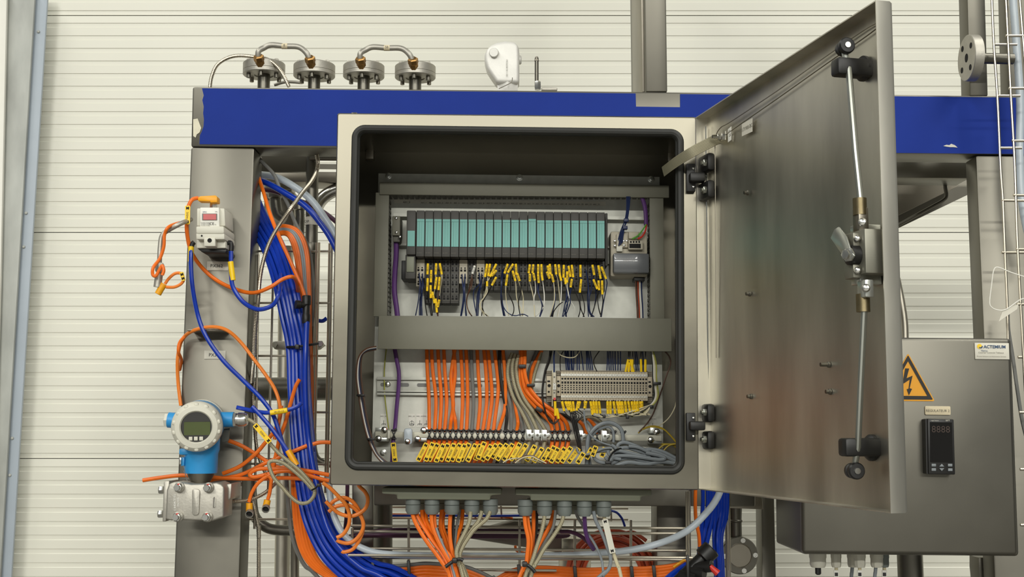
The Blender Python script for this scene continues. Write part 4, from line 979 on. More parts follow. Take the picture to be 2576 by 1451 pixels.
for i, (a, b) in enumerate((((335, 612), (340, 772)), ((355, 690), (375, 805)))):
    q = C8(a, b); o = wire('black wire with yellow marker below the fuse terminal, %s' % ('upper' if i == 0 else 'lower'), 'wire', C8(a, b, (b[0]-10, 830), (330-i*10, 862), (270, 830), (235, 740), (225, 690)), 'dark_wire', 1.3, 2.272)
    build(MB().tube([P(q[0][0], q[0][1], 2.271), P(q[1][0], q[1][1], 2.271)], 3.4*pxm(2.27), 8), 'marker_sleeve', 'yellow', o)
# wires running round the right end of the terminals
for i, (m, dx) in enumerate((('white', 0), ('ivory', 14), ('green_yellow', 30), ('dark_wire', -10))):
    wire('%s wire looping round the right end of the terminal row' % {'white': 'white', 'ivory': 'ivory', 'green_yellow': 'green-yellow', 'dark_wire': 'black'}[m], 'wire',
         C8((1405+dx*.6, 60), (1425+dx, 200), (1428+dx, 350), (1440+dx, 450), (1445+dx, 560), (1400+dx, 640), (1300+dx, 700+dx*.6), (1180, 770+dx*.5)), m, 1.5, 2.282)
for x, y, w, h in ((1465, 413, 20, 7), (1405, 672, 9, 8), (1140, 785, 7, 9), (880, 778, 7, 9)):
    q = C8((x, y))[0]; tag(build(MB().rect(q[0]-w/2, q[1]-h/2, q[0]+w/2, q[1]+h/2, 2.272, 2.286), 'cable_tie', 'black', None, .0008), 'small black tie on the wires %s the terminals, near x mark %s' % ('right of' if x > 1400 else 'below', {1465: 'the upper bend', 1405: 'the lower bend', 1140: 'the right sag', 880: 'the left sag'}[x]), 'cable tie')
cable('brown_wire', 'brown wire curving down the right side of the mounting plate', 'wire', C8((1550, 60), (1600, 120), (1612, 200), (1560, 350), (1490, 560), (1420, 750), (1350, 860), (1265, 948)), 1.7, 'brown', 2.31)
cable('ivory_wire', 'thin ivory wire hanging at the far right inside the cabinet', 'wire', C8((1680, 560), (1660, 680), (1590, 800), (1490, 880), (1400, 900)), 1.3, 'ivory', 2.32)
for i, pts in enumerate(([(1255, 965), (1320, 910), (1420, 885), (1520, 910), (1600, 975), (1700, 1090)], [(1300, 925), (1400, 895), (1530, 920), (1610, 990), (1710, 1110)], [(1500, 1085), (1580, 1085), (1640, 1095), (1700, 1150)], [(1480, 1140), (1540, 1095), (1620, 1085), (1700, 1082)], [(1540, 1155), (1590, 1105), (1660, 1085), (1700, 1085)])):
    cable('earth_wire', 'yellow-green earth wire at the right of the clamp rail, %s from the top' % ordn(i), 'wire', C8(*pts), 1.8, 'gold_wire', 2.312-.004*i, group='yellow earth wires at the right of the cabinet')
# ------------------------------------------------------------------ clamp rail, ties, clamps and cables at the cabinet bottom
RY = lambda x: (x-945)*.0135
cr = thing('clamp_rail', 'flat steel clamp rail near the bottom of the cabinet', 'rail', P(1305, 1100, 2.32))
build(MB().pp([(944, 1085), (1664, 1094.5), (1664, 1109), (944, 1099.5)], 2.2965, 2.2995), 'bar', 'rail_steel', cr, .0005)
for x, y in ((967, 1081), (952, 1103), (1066, 1082), (1051, 1104), (1652, 1086), (1637, 1106)):
    screw(P(x, y, 2.2965), TOCAM, .0058, 'screw', 'steel_bright', cr, .006)
for a in (rc(944, 1075, 974, 1086), rc(946, 1099, 974, 1110), rc(1046, 1100, 1074, 1110), rc(1062, 1075, 1076, 1086), rc(1636, 1075, 1650, 1090), rc(1633, 1102, 1664, 1116)):
    build(MB().pp(a, 2.2998, 2.338), 'foot', 'zinc_bright', cr, .0005)
build(MB().rect(975, 1082, 981, 1103, 2.289, 2.2965), 'end_clip', 'offwhite', cr, .001)
build(MB().pp(rpoly([(1016, 1077), (1037, 1077), (1037, 1118), (1016, 1118)], 8), 2.284, 2.296), 'terminal_shroud', 'clear_hose', cr, .002)
screw(P(1025, 1110, 2.284), TOCAM, .005, 'shroud_screw', 'steel_bright', cr)
for i, (x0, w, s) in enumerate(((957, 17, 'e'), (1028, 16, 'p'), (1047, 18, 'e'), (1066, 14, 'e'), (1634, 16, 'e'))):
    y0 = 1041 if i < 4 else 1048
    t = tag(build(MB().rect(x0, y0, x0+w, y0+33, DP_-.0008, DP_-.0001), 'earth_label', 'white'), 'small white earth-symbol sticker on the mounting plate, %s' % ('%s from the left' % ordn(i) if i < 4 else 'at the far right'), 'sticker', 'earth stickers')
    c = x0+w/2; yy = y0+20
    mb = MB().rect(c-.5, yy-4, c+.5, yy+5, DP_-.0012, DP_-.0008, 0).rect(c-5, yy+4.5, c+5, yy+5.7, DP_-.0012, DP_-.0008, 0)
    for k in (-1, 0, 1): mb.pp([(c+k*4.4, yy+5), (c+k*4.4+1, yy+5), (c+k*4.4-1.4, yy+9), (c+k*4.4-2.4, yy+9)], DP_-.0012, DP_-.0008)
    build(mb, 'earth_symbol', 'ink', t)
    if s == 'p': build(MB().tube([P(c+6*math.cos(a*.5), yy+4+6*math.sin(a*.5), DP_-.001) for a in range(13)], .0003, 4), 'ring', 'ink', t)
    ptext('W01_101', c, y0+6, DP_-.001, 3, 'ink', t)
DC = 2.3045
tx_all = [(965+0)/6.44+930] and [1079.8, 1093.8, 1106.2, 1118.7, 1132.6, 1146.6, 1160.6, 1173.8, 1187, 1201.7, 1214.9, 1227.4, 1241.3, 1254.5, 1271.6, 1285.6, 1300.3, 1315.1]
# cables above the rail: (colour, crop-7 path from duct to rail)
up = [('orange', [(680, 255), (684, 400), (695, 600), (704, 812)]), ('orange', [(712, 255), (722, 420), (742, 600), (745, 812)]), ('orange', [(755, 255), (765, 420), (778, 600), (776, 812)]),
      ('orange', [(795, 255), (803, 420), (815, 620), (812, 812)]), ('orange', [(872, 255), (845, 430), (850, 560), (860, 640), (845, 740), (842, 812)]), ('orange', [(862, 255), (872, 420), (858, 560), (858, 660), (872, 740), (880, 812)]),
      ('orange', [(908, 255), (918, 420), (922, 620), (918, 812)]), ('orange', [(945, 255), (953, 420), (957, 620), (956, 812)]), ('grey_dark', [(978, 255), (985, 420), (996, 620), (992, 812)]),
      ('orange', [(1020, 255), (1028, 420), (1040, 620), (1034, 812)]), ('orange', [(1065, 255), (1080, 420), (1085, 620), (1072, 812)]), ('orange', [(1092, 255), (1110, 420), (1120, 600), (1106, 812)]),
      ('orange', [(1135, 255), (1155, 420), (1162, 560), (1148, 812)]), ('orange', [(1193, 255), (1208, 420), (1212, 560), (1205, 680), (1188, 812)]), ('dark_wire', [(1172, 255), (1172, 400), (1195, 560), (1220, 700), (1222, 812)]),
      ('grey_dark', [(1212, 500), (1240, 620), (1252, 720), (1258, 812)]), ('orange', [(1268, 590), (1285, 680), (1296, 760), (1296, 812)]), ('grey_dark', [(1262, 540), (1300, 680), (1322, 760), (1330, 812)])]
xs = tx_all
cnt = {}
colname = {'orange': 'orange', 'grey_dark': 'grey', 'dark_wire': 'black', 'braid': 'braided silver'}
tags = [None]*18
for i, (m, pts) in enumerate(up):
    cnt[m] = cnt.get(m, 0)+1
    q = C7(*pts); q = [(p[0], p[1], DP_-.012-(.006 if 0 < k < len(q)-1 else 0)) for k, p in enumerate(q)]
    xt = xs[i]
    q[-1] = (xt, 1080+RY(xt)-RY(1080), DC)
    q += [(xt-.5, 1104+RY(xt)-RY(1080), DC), (xt-4, 1120, DC-.004), (xt-16, 1150, DC-.012), (xt-30, 1185, DC-.02)]
    cable('sensor_cable', '%s cable down to the clamp rail, %s of its colour from the left' % (colname[m], ordn(cnt[m]-1)), 'cable', q, 4.6 if m != 'dark_wire' else 4.2, m, group='cables tied along the clamp rail')
def xtie(x, y, label, d=2.294, h=11, w=7.2):
    t = thing('cable_tie', label, 'cable tie', P(x, y+h, d), 'black ties along the clamp rail')
    mb = MB().pp([(x-w, y-h), (x-w+3.6, y-h), (x+1.2, y), (x+w-1, y+h), (x+w-4.4, y+h), (x-1.4, y)], d, d+.003).pp([(x+w-3.6, y-h), (x+w, y-h), (x+1.4, y), (x-w+4.4, y+h), (x-w+1, y+h), (x-1.2, y)], d-.0015, d+.0015)
    build(mb, 'crossed_strap', 'black', t, .0004)
    mb = MB().rect(x-w+.3, y-h-2.5, x+w-.3, y-h+1.6, d-.001, d+.012).rect(x-w+1.5, y+h-2, x+w-1.5, y+h+1, d-.001, d+.012); build(mb, 'band', 'black', t, .0006)
    c = P(x+w*.75, y-h-2, d-.003); build(MB().lathe(c, TOCAM, [(2.9*pxm(d), -.002), (3.2*pxm(d), .001), (2.2*pxm(d), .003)], 8), 'tie_head', 'black', t)
for i, x in enumerate(xs): xtie(x, 1093+RY(x)-RY(1080), 'black crossed tie on the clamp rail, %s from the left of the row' % ordn(i))
for x, lb in ((1389.5, 'first black crossed tie right of the three clamps'), (1402.5, 'second black crossed tie right of the three clamps'), (1416.5, 'third black crossed tie right of the three clamps'), (1430, 'fourth black crossed tie right of the three clamps'), (1502, 'black crossed tie between the two single clamps'), (1543, 'black crossed tie right of the last clamp'), (1567.5, 'black crossed tie holding the thick grey cable')):
    xtie(x, 1096+RY(x)-RY(1390), lb)
xtie(990.6, 1093, 'black crossed tie holding the purple cable')
for x, lb in ((1332, 'zinc shield clamp, leftmost of three on the rail'), (1352, 'bright zinc shield clamp, middle of three on the rail'), (1371, 'zinc shield clamp, rightmost of three on the rail'), (1462, 'single zinc shield clamp beside the black wires'), (1522, 'single zinc shield clamp left of the grey cable ties')):
    y = 1094+RY(x)-RY(1330)
    t = thing('shield_clamp', lb, 'clamp', P(x, y+14, 2.29), 'shield clamps on the rail')
    build(MB().pp([(x-7.5, y-14), (x+5, y-13.5), (x+5, y-5), (x+11, y-6), (x+13, y-1), (x+11, y+4), (x+5.5, y+5), (x+5.5, y+14), (x-7.5, y+13.5)], 2.288, 2.292), 'plate', 'zinc_bright', t, .0005)
    build(MB().rect(x-9.5, y-14, x-8, y+13, 2.284, 2.30), 'side_wall', 'zinc_bright', t)
    build(MB().lathe(P(x, y, 2.288), TOCAM, [(3*pxm(2.29), 0), (3*pxm(2.29), .0015), (1*pxm(2.29), .002)], 12), 'screw', 'pvc_dark', t)
# braided cables and orange quartet in the middle
braids = [[(285, 160), (235, 290), (215, 440), (235, 600), (300, 810), (420, 1020), (540, 1280)], [(330, 170), (290, 300), (285, 450), (320, 640), (400, 850), (530, 1040), (645, 1280)], [(375, 190), (345, 330), (350, 480), (380, 640), (470, 850), (620, 1060), (765, 1290)]]
for i, pts in enumerate(braids):
    q = [(p[0], p[1], 2.318-.004*i) for p in G5(*pts)]; xe = (1332, 1352, 1371)[i]
    q[-1] = (q[-1][0], q[-1][1], 2.306); q += [(xe+1, 1096, 2.300), (xe-1, 1112, 2.298), (xe-8, 1140, 2.29), (xe-24, 1185, 2.28)]
    cable('braided_cable', 'silver braided cable into the three clamps, %s from the left' % ordn(i), 'cable', q, 5.0, 'braid', group='braided cables inside the cabinet', n=10)
cable('braided_cable', 'silver braided cable bending up beside the terminal row', 'cable', [(p[0], p[1], 2.325) for p in G5((700, 150), (660, 300), (600, 500), (565, 680), (560, 790), (640, 950), (760, 1120))], 4.6, 'braid', n=10)
quart = [[(405, 260), (400, 500), (430, 700), (560, 880), (720, 1050), (830, 1170), (860, 1300)], [(425, 255), (430, 480), (475, 690), (620, 870), (800, 1030), (910, 1160), (935, 1300)], [(448, 255), (455, 460), (500, 660), (660, 850), (860, 1020), (985, 1150), (1015, 1300)], [(465, 255), (465, 450), (530, 660), (700, 870), (920, 1030), (1060, 1160), (1095, 1300)]]
for i, pts in enumerate(quart):
    q = [(p[0], p[1], 2.310-.004*(i % 2)-.002*i) for p in G5(*pts)]; xe = (1389.5, 1402.5, 1416.5, 1430)[i]
    q = [(q[0][0], 866, 2.31)]+q[:-1]+[(xe, 1082, DC), (xe, 1106, DC), (xe-3, 1125, DC-.004), (xe-14, 1155, DC-.012), (xe-26, 1190, DC-.02)]
    cable('sensor_cable', 'orange cable sweeping right beside the braids, %s of four' % ordn(i), 'cable', q, 4.8, 'orange', group='four orange cables in the curved bundle')
cable('sensor_cable', 'orange cable behind the bundle, going up to the duct', 'cable', [(p[0], p[1], 2.325) for p in G5((720, 110), (660, 220), (590, 350), (555, 480), (550, 600), (560, 760))], 4.6, 'orange')
cable('sensor_cable', 'dim grey cable behind the bundle, going up to the duct', 'cable', [(p[0], p[1], 2.329) for p in G5((650, 110), (590, 260), (540, 400), (520, 560), (525, 700))], 4.4, 'grey_dark')
for i, (x, y, w, h, a) in enumerate(((430, 353, 9, 4.6, 0), (555, 630, 10, 3.6, 3), (675, 985, 9, 5, -30), (655, 1000, 6, 4, -30))):
    q = G5((x, y))[0]; ca, sa = math.cos(math.radians(a)), math.sin(math.radians(a))
    pts = [(q[0]+dx*ca+dy*sa, q[1]-dx*sa+dy*ca) for dx, dy in ((-w, -h), (w, -h), (w, h), (-w, h))]
    if i == 3: continue
    tag(build(MB().pp(pts, 2.291, 2.315), 'cable_tie', 'black', None, .001), 'black tie round the curved orange bundle, %s' % ('upper', 'middle, on the grey cable', 'lower')[i], 'cable tie')
cable('black_cable', 'black cable running down left of the terminal row', 'cable', [(p[0], p[1], 2.296) for p in G5((835, 130), (820, 240), (760, 420), (725, 640), (720, 800), (750, 960), (790, 1090), (880, 1185), (950, 1140))], 2.0, 'dark_wire')
cable('black_cable', 'shorter black cable beside the blue wire', 'cable', [(p[0], p[1], 2.30) for p in G5((860, 130), (830, 280), (770, 440), (735, 640), (728, 800), (755, 940))], 1.8, 'dark_wire')
for i, pts in enumerate(([(590, 1000), (860, 1170)], [(640, 980), (780, 1060), (1000, 1060), (1130, 1120), (1180, 1190), (1220, 1300)])):
    cable('sensor_cable', 'dark cable in shadow below the orange bundle, %s' % ('left' if i == 0 else 'right'), 'cable', [(p[0], p[1], 2.328) for p in G5(*pts)], 4.4, 'dark_wire')
# orange pair and braid under the terminals
for i, pts in enumerate(([(130, 250), (200, 310), (270, 400), (310, 520)], [(340, 230), (420, 270), (500, 350), (560, 440)])):
    q = [(p[0], p[1], 2.322) for p in R7(*pts)]
    cable('sensor_cable', 'short orange cable bending down %s the rising grey cable' % ('left of' if i == 0 else 'behind'), 'cable', q+[(q[-1][0]+(4 if i == 0 else 2), 1100, 2.318)], 4.6, 'orange')
cable('braided_cable', 'short pale braided cable arching below the terminals', 'cable', [(p[0], p[1], 2.326) for p in R7((150, 230), (300, 185), (480, 180), (600, 240), (690, 330), (760, 500))], 4.4, 'braid', n=10)
# grey cables
greys = [('thick grey cable arching from the rail tie', [(330, 1280), (345, 1000), (350, 750), (400, 580), (520, 430), (680, 330), (860, 300), (1020, 360), (1130, 470), (1170, 620), (1175, 760)], 5.0, 2.285),
         ('inner grey cable arching beside the thick one', [(420, 1290), (370, 1000), (380, 760), (440, 620), (600, 470), (780, 400), (880, 420), (940, 500), (955, 640), (950, 760)], 3.6, 2.292),
         ('grey cable rising to the yellow marker below the terminals', [(270, 30), (280, 200), (330, 440), (450, 620), (620, 740), (780, 800), (880, 830), (960, 900), (1030, 1000)], 2.4, 2.275),
         ('grey cable behind the rising one', [(330, 260), (400, 340), (440, 450), (400, 560)], 3.0, 2.305),
         ('grey cable sweeping left to the tag row', [(100, 880), (130, 980), (230, 1040), (340, 1040), (520, 980), (700, 910), (850, 890), (920, 900)], 2.9, 2.255)]
for lb, pts, r, d in greys: cable('grey_cable', lb, 'cable', R7(*pts), r, 'grey_cable', d)
loops_ = [([(770, 1240), (600, 1200), (500, 1100), (530, 980), (640, 960), (800, 950), (900, 900)], 3.8), ([(880, 1270), (1000, 1200), (1180, 1130), (1400, 1120), (1700, 1200), (2000, 1220), (2440, 1240)], 4.4),
          ([(1000, 1300), (1300, 1220), (1700, 1260), (2100, 1210), (2440, 1260)], 4.6), ([(760, 1080), (800, 1140), (880, 1180), (960, 1090), (1150, 1070), (1400, 1080), (1700, 1120), (2000, 1160), (2140, 1130), (2000, 1060), (1700, 1000)], 4.2),
          ([(1040, 860), (1080, 790), (1220, 760), (1420, 820), (1600, 900), (1800, 1000), (1900, 1080), (2000, 1120)], 4.0), ([(1080, 900), (1250, 880), (1450, 930), (1680, 1010), (1850, 1080)], 4.2),
          ([(960, 980), (1100, 960), (1300, 1000), (1550, 1060), (1800, 1110)], 4.0), ([(820, 940), (850, 1040), (960, 1120), (1120, 1150)], 3.8), ([(900, 820), (960, 850), (1020, 920), (1060, 1000)], 3.6),
          ([(1700, 930), (1900, 930), (2100, 980), (2300, 1080), (2440, 1160)], 4.4), ([(1820, 960), (2000, 1010), (2200, 1100), (2440, 1220)], 4.2), ([(1300, 850), (1500, 870), (1700, 950), (1860, 1050), (2050, 1140), (2130, 1150)], 3.8), ([(950, 1010), (1180, 1010), (1450, 1060), (1750, 1150), (2050, 1230)], 4.2)]
for i, (pts, r) in enumerate(loops_):
    cable('grey_cable', 'grey cable in the coiled heap at the cabinet floor, strand %s from the front left' % ordn(i), 'cable', R7(*pts), r+.6, 'grey_cable', 2.262-.004*(i % 4)+.006*(i in (4, 5, 11)), group='grey cables heaped in the cabinet corner')
tg = thing('cable_tie', 'large black tie round the heap of grey cables', 'cable tie', P(1530, 1165, 2.22))
build(MB().tube([P(*p) for p in [(x, y, d) for (x, y), d in zip([q[:2] for q in R7((830, 1210), (860, 1100), (930, 1000), (1020, 925), (1120, 900))], (2.232, 2.236, 2.24, 2.245, 2.26))]], 2.4*pxm(2.24), 8), 'strap', 'black', tg)
q = R7((830, 1230))[0]; build(MB().rect(q[0]-7, q[1]-4, q[0]+8, q[1]+4, 2.228, 2.24), 'tie_head', 'black', tg, .001)
for i in range(4): cable('black_wire', 'black wire falling from the terminal markers to the tag row, %s' % ordn(i), 'wire', C8((500+i*20, 720), (525+i*17, 850), (560+i*16, 1000), (600+i*9, 1160)), 1.5, 'dark_wire', 2.276-.002*i, group='black wires in front of the single clamp')
# purple cable, thin earth wire, left edge wires
cable('bus_cable', 'purple cable running down the left of the mounting plate', 'cable', [(p[0], p[1], 2.318) for p in C7((462, 250), (478, 340), (492, 420), (490, 520), (478, 650), (466, 790))]+[(990.6, 1093, DC), (989, 1112, DC-.002), (986, 1170, DC-.01)], 5.2, 'purple')
cable('earth_wire', 'thin yellow-green wire left of the purple cable', 'wire', C7((408, 255), (394, 400), (396, 560), (408, 680), (424, 805)), 1.5, 'green_yellow', 2.33)
for i, (m, lb) in enumerate((('brown', 'brown'), ('white', 'white'), ('navy', 'blue'), ('dark_wire', 'dark'), ('brown', 'second brown'))):
    o = i*5
    cable('edge_wire', '%s wire looping down the left inner edge of the cabinet' % lb, 'wire', C7((340, 245+o), (270, 262+o), (220+o, 320), (205+o*1.6, 440), (218+o*1.6, 560), (245+o*1.5, 720), (280+o*1.5, 860), (330+o, 970), (385+o*2, 1035)), 1.9, m, 2.20+.012*i)
for x, y in ((233, 573), (302, 870)):
    q = C7((x, y))[0]; tag(build(MB().rect(q[0]-10, q[1]-2.5, q[0]+10, q[1]+3, 2.19, 2.215), 'cable_tie', 'black', None, .001), 'small black tie on the %s part of the left edge wires' % ('upper' if y < 700 else 'lower'), 'cable tie')
for i, pts in enumerate(([(840, 1075), (1000, 985), (1200, 940), (1500, 930), (1800, 980), (2080, 1080)], [(1180, 1080), (1350, 960), (1550, 860), (1720, 840), (1900, 900), (2200, 1090)], [(1230, 1090), (1400, 960), (1600, 880), (1800, 880), (2000, 980), (2250, 1095)])):
    cable('loose_wire', '%s wire bowed in front of the yellow tags' % ('left white', 'middle brown', 'right white')[i], 'wire', K2(*pts), 1.5, ('ivory', 'brown', 'ivory')[i], 2.235-.005*i)

# ------------------------------------------------------------------ yellow cable tags
def ctag(top, bot, txt, label, d=2.262, w=6.4, m='yellow', group='yellow cable tags at the cabinet bottom', flip=False, parent=None):
    a, b = Vector(top[:2]), Vector(bot[:2]); u = (a-b).normalized(); v = Vector((-u.y, u.x)); L = (a-b).length
    def pt(s, t): q = b+u*s+v*t; return (q.x, q.y)
    c = rpoly([pt(L, -w), pt(L, w), pt(0, w), pt(0, -w)], 3, 3)
    t = build(MB().pp(c, d, d+.0012), 'cable_tag', m); tag(t, label, 'cable tag', group)
    for s in (6.2, L-6.2):
        mb = MB().pp([pt(s-3.4, -3.6), pt(s-3.4, -1.2), pt(s-1.8, -1.0), pt(s-1.8, 1.0), pt(s-3.4, 1.2), pt(s-3.4, 3.6), pt(s+3.4, 3.6), pt(s+3.4, 1.2), pt(s+1.8, 1.0), pt(s+1.8, -1.0), pt(s+3.4, -1.2), pt(s+3.4, -3.6)], d-.0006, d)
        build(mb, 'tie_slot', 'void', t)
    ang = math.degrees(math.atan2(-u.y, u.x)); q = pt(L*.48, 0)
    if txt: ptext(txt, q[0], q[1], d-.0003, 5.0, 'ink', t, ang+(180 if flip else 0), off=.0002)
    return t
ts = []
for (a, b, s) in [((545, 230), (175, 960), 'WE05'), ((800, 200), (480, 960), 'WE88'), ((1000, 240), (610, 960), 'WE03'), ((1230, 260), (900, 1010), 'WE07'), ((1420, 240), (1090, 960), 'WE37'), ((1660, 240), (1360, 980), 'WE40'), ((1900, 240), (1540, 970), 'WE30'), ((2100, 260), (1790, 1000), 'WE02'), ((2270, 230), (1920, 960), 'WE51'), ((2530, 260), (2180, 980), 'WE20')]:
    q = K1(a, b); ts.append((q[0], q[1], s))
for (a, b, s) in [((120, 470), (-60, 1000), 'WE02'), ((250, 400), (20, 960), 'WE29'), ((470, 490), (150, 1020), 'WE45'), ((640, 470), (290, 980), 'WE14'), ((800, 460), (470, 930), 'WE16'), ((980, 460), (640, 1000), 'WE34'), ((1170, 460), (850, 1010), 'WE27'), ((1400, 440), (1080, 1010), 'WE55'), ((1610, 470), (1270, 1010), 'WE44'), ((1890, 510), (1600, 1030), 'WE81'), ((2130, 590), (1830, 1060), 'WE61'), ((2360, 600), (2120, 1000), 'WE77'), ((2510, 530), (2280, 1010), 'WE17')]:
    q = K2(a, b); ts.append((q[0], q[1], s))
for (a, b, s) in [((375, 1125), (285, 1290), 'WE13'), ((445, 1120), (350, 1290), 'WE09'), ((515, 1115), (405, 1290), 'WE10'), ((600, 1130), (480, 1290), 'WE18'), ((655, 1180), (580, 1300), 'WE12'), ((745, 1130), (680, 1250), 'WE19'), ((790, 1105), (745, 1220), 'WE22'), ((890, 1120), (850, 1230), 'WE21')]:
    q = C8(a, b); ts.append((q[0], q[1], s))
for i, (a, b, s) in enumerate(ts):
    ctag(a, b, s, 'slanted yellow cable tag marked %s, %s from the left of the row' % (s, ordn(i+1)), 2.262-(.008 if i % 2 else 0)-.0006*(i % 5))
ctag((989, 1113), (994, 1162), 'WE03', 'upright yellow cable tag on the purple cable', 2.285)
# ------------------------------------------------------------------ left column: electronic regulator PX362
rgu = thing('pressure_regulator', 'cream electronic pressure regulator with red display on the column', 'regulator', P(535, 630, 2.35))
def pq(*a): return [(p[0], p[1]) for p in PXC(*a)]
build(MB().pp(pq((105, 370), (585, 370), (600, 680), (103, 680)), 2.315, 2.385), 'upper_body', 'offwhite', rgu, .002)
fp = build(MB().pp(pq((163, 358), (490, 358), (494, 692), (160, 692)), 2.306, 2.32), 'front_panel', 'white', rgu, .001)
build(MB().pp(pq((196, 462), (456, 462), (456, 576), (196, 576)), 2.3045, 2.307), 'display_bezel', 'grey_dark', fp)
build(MB().pp(pq((216, 472), (440, 472), (440, 570), (216, 570)), 2.3035, 2.306), 'display', 'red_display', fp)
q = pq((243, 438), (445, 434), (255, 625), (262, 648), (255, 672), (365, 642), (428, 655))
ptext('SMC', q[0][0], q[0][1], 2.3055, 4, 'ink_blue', fp); ptext('MPa', q[1][0], q[1][1], 2.3055, 2.6, 'ink', fp)
for k in (2, 3, 4): ptext('ITV2050-31F2BS3', q[k][0], q[k][1], 2.3055, 2.4, 'ink', fp)
ptext('CE', q[5][0], q[5][1], 2.3055, 7, 'ink', fp); ptext('UL', q[6][0], q[6][1], 2.3055, 3, 'ink', fp)
build(MB().pp(pq((86, 680), (575, 680), (580, 812), (90, 812)), 2.30, 2.39), 'middle_body', 'offwhite', rgu, .003)
build(MB().pp(pq((92, 806), (580, 806), (585, 910), (95, 910)), 2.302, 2.39), 'lower_body', 'offwhite', rgu, .0015)
build(MB().pp(pq((98, 908), (600, 908), (605, 1062), (98, 1062)), 2.318, 2.39), 'base_body', 'offwhite', rgu, .0015)
pb = build(MB().pp(pq((226, 880), (422, 880), (424, 1030), (230, 1030)), 2.300, 2.32), 'port_block', 'offwhite', rgu, .001)
c = P(*pq((327, 930))[0], 2.2998); build(MB().lathe(c, TOCAM, [(5.6*pxm(2.3), -.001), (5.6*pxm(2.3), .0006), (4.6*pxm(2.3), .0002)], 18), 'port', 'void', pb)
c = P(*pq((190, 850))[0], 2.3018); build(MB().lathe(c, TOCAM, [(2.4*pxm(2.3), -.001), (2.4*pxm(2.3), .0004)], 12), 'screw_hole', 'void', rgu)
build(MB().pp(pq((110, 1066), (600, 1066), (628, 1105), (600, 1150), (200, 1140)), 2.325, 2.399), 'mounting_bracket', 'black', rgu, .002)
c = P(*pq((395, 360))[0], 2.34); build(MB().lathe(c, UP, [(9.5*pxm(2.34), -.002), (9.5*pxm(2.34), .008), (8*pxm(2.34), .010)], 6), 'connector_nut', 'steel_bright', rgu)
for nm, xs_ in (('left', [(60, 960), (30, 990), (15, 1040)]), ('right', [(640, 970), (690, 975), (705, 1030), (702, 1110)])):
    build(MB().tube(path([(p[0], p[1], 2.335) for p in pq(*xs_)], None, 5), 6.2*pxm(2.335), 12), 'elbow_fitting', 'black', rgu)
ec = thing('cable_connector', 'orange right-angle plug on top of the regulator', 'connector', P(540, 508, 2.34))
pts = pq((120, 190), (160, 160), (430, 146), (456, 170), (458, 262), (340, 268), (335, 248), (125, 242))
build(MB().pp(pts, 2.328, 2.352), 'elbow_body', 'amber', ec, .003)
# tubes and cables on the column
def hose(nm, lb, pts, r, m, d=None, cat='hose', **k): return cable(nm, lb, cat, pts, r, m, d, **k)
cable('sensor_cable', 'orange cable from the regulator plug sweeping round below it', 'cable', [(499, 498, 2.335), (484, 502, 2.33), (474, 520), (470, 550), (471, 590, 2.34), (482, 635, 2.35), (510, 675, 2.37), (550, 708, 2.375), (600, 730, 2.36), (640, 736, 2.34), (680, 722, 2.33), (710, 703), (735, 696), (746, 710, 2.36), (750, 745, 2.42), (748, 790, 2.46)], 5.0, 'orange')
ctag((472, 517), (471, 564), 'WE02', 'upright yellow tag on the orange regulator cable', 2.322, 6.5, group=None)
hose('air_hose', 'blue air hose dropping from the left regulator fitting', [(481, 622, 2.335), (480, 660, 2.33), (484, 720), (497, 790, 2.34), (518, 845), (560, 905), (610, 955), (655, 1000), (685, 1040), (700, 1080), (712, 1120), (722, 1150, 2.33)], 5.6, 'blue_hose')
hose('air_hose', 'blue air hose looping from the right regulator fitting', [(581, 632, 2.335), (582, 700, 2.33), (590, 730), (615, 762), (650, 778), (685, 768), (700, 745), (705, 720, 2.35), (706, 690, 2.39)], 5.6, 'blue_hose')
for lb, a, b, d in (('left', (481, 620), (479.5, 658), 2.335), ('right', (580, 658), (586, 705), 2.33)):
    tag(build(MB().tube([P(*a, d), P(*b, d)], 7.2*pxm(d), 12), 'hose_marker', 'yellow'), 'yellow marker sleeve on the %s regulator hose' % lb, 'marker')
# hanging sensor arm at far left
sa = thing('bent_probe', 'bent steel tube probe sticking out left of the column', 'sensor', P(400, 720, 2.3))
build(MB().tube(path([(480, 552, 2.35), (455, 562, 2.30), (425, 578), (408, 592), (403, 620), (401, 665), (400, 690)], None, 6), 6.0*pxm(2.3), 12), 'tube', 'cast', sa)
build(MB().lathe(P(402, 672, 2.3), UP, [(8, -.010), (11, -.006), (11, .006), (8, .009)] and [(.0062, -.010), (.0085, -.007), (.0085, .004), (.006, .008)], 6), 'hex_nut', 'cast', sa)
build(MB().cyl(P(400, 690, 2.3), P(396, 722, 2.3), .0072, 16), 'sleeve', 'cast', sa)
pc = thing('cable_connector', 'orange angled plug hanging below the bent probe', 'connector', P(400, 745, 2.3))
build(MB().tube(path([(413, 714), (405, 726), (397, 740)], 2.3), [.0062]*len(path([(413, 714), (405, 726), (397, 740)], 2.3)), 14), 'plug_body', 'amber', pc, .003)
cable('sensor_cable', 'orange cable looped round the bent probe', 'cable', [(415, 714, 2.3), (425, 700), (440, 688), (455, 688), (462, 702), (455, 714), (438, 722), (418, 722)], 4.0, 'orange_tint')
cable('sensor_cable', 'orange cable running along the bent probe into its nut', 'cable', [(452, 560, 2.33), (425, 570, 2.29), (414, 590), (412, 620), (402, 650), (386, 672, 2.28), (384, 690), (392, 694), (400, 680), (408, 668), (412, 680), (408, 692)], 4.2, 'orange')
ctag((456, 684), (462, 706), '', 'small yellow tag on the probe cable', 2.292, 5, group=None)
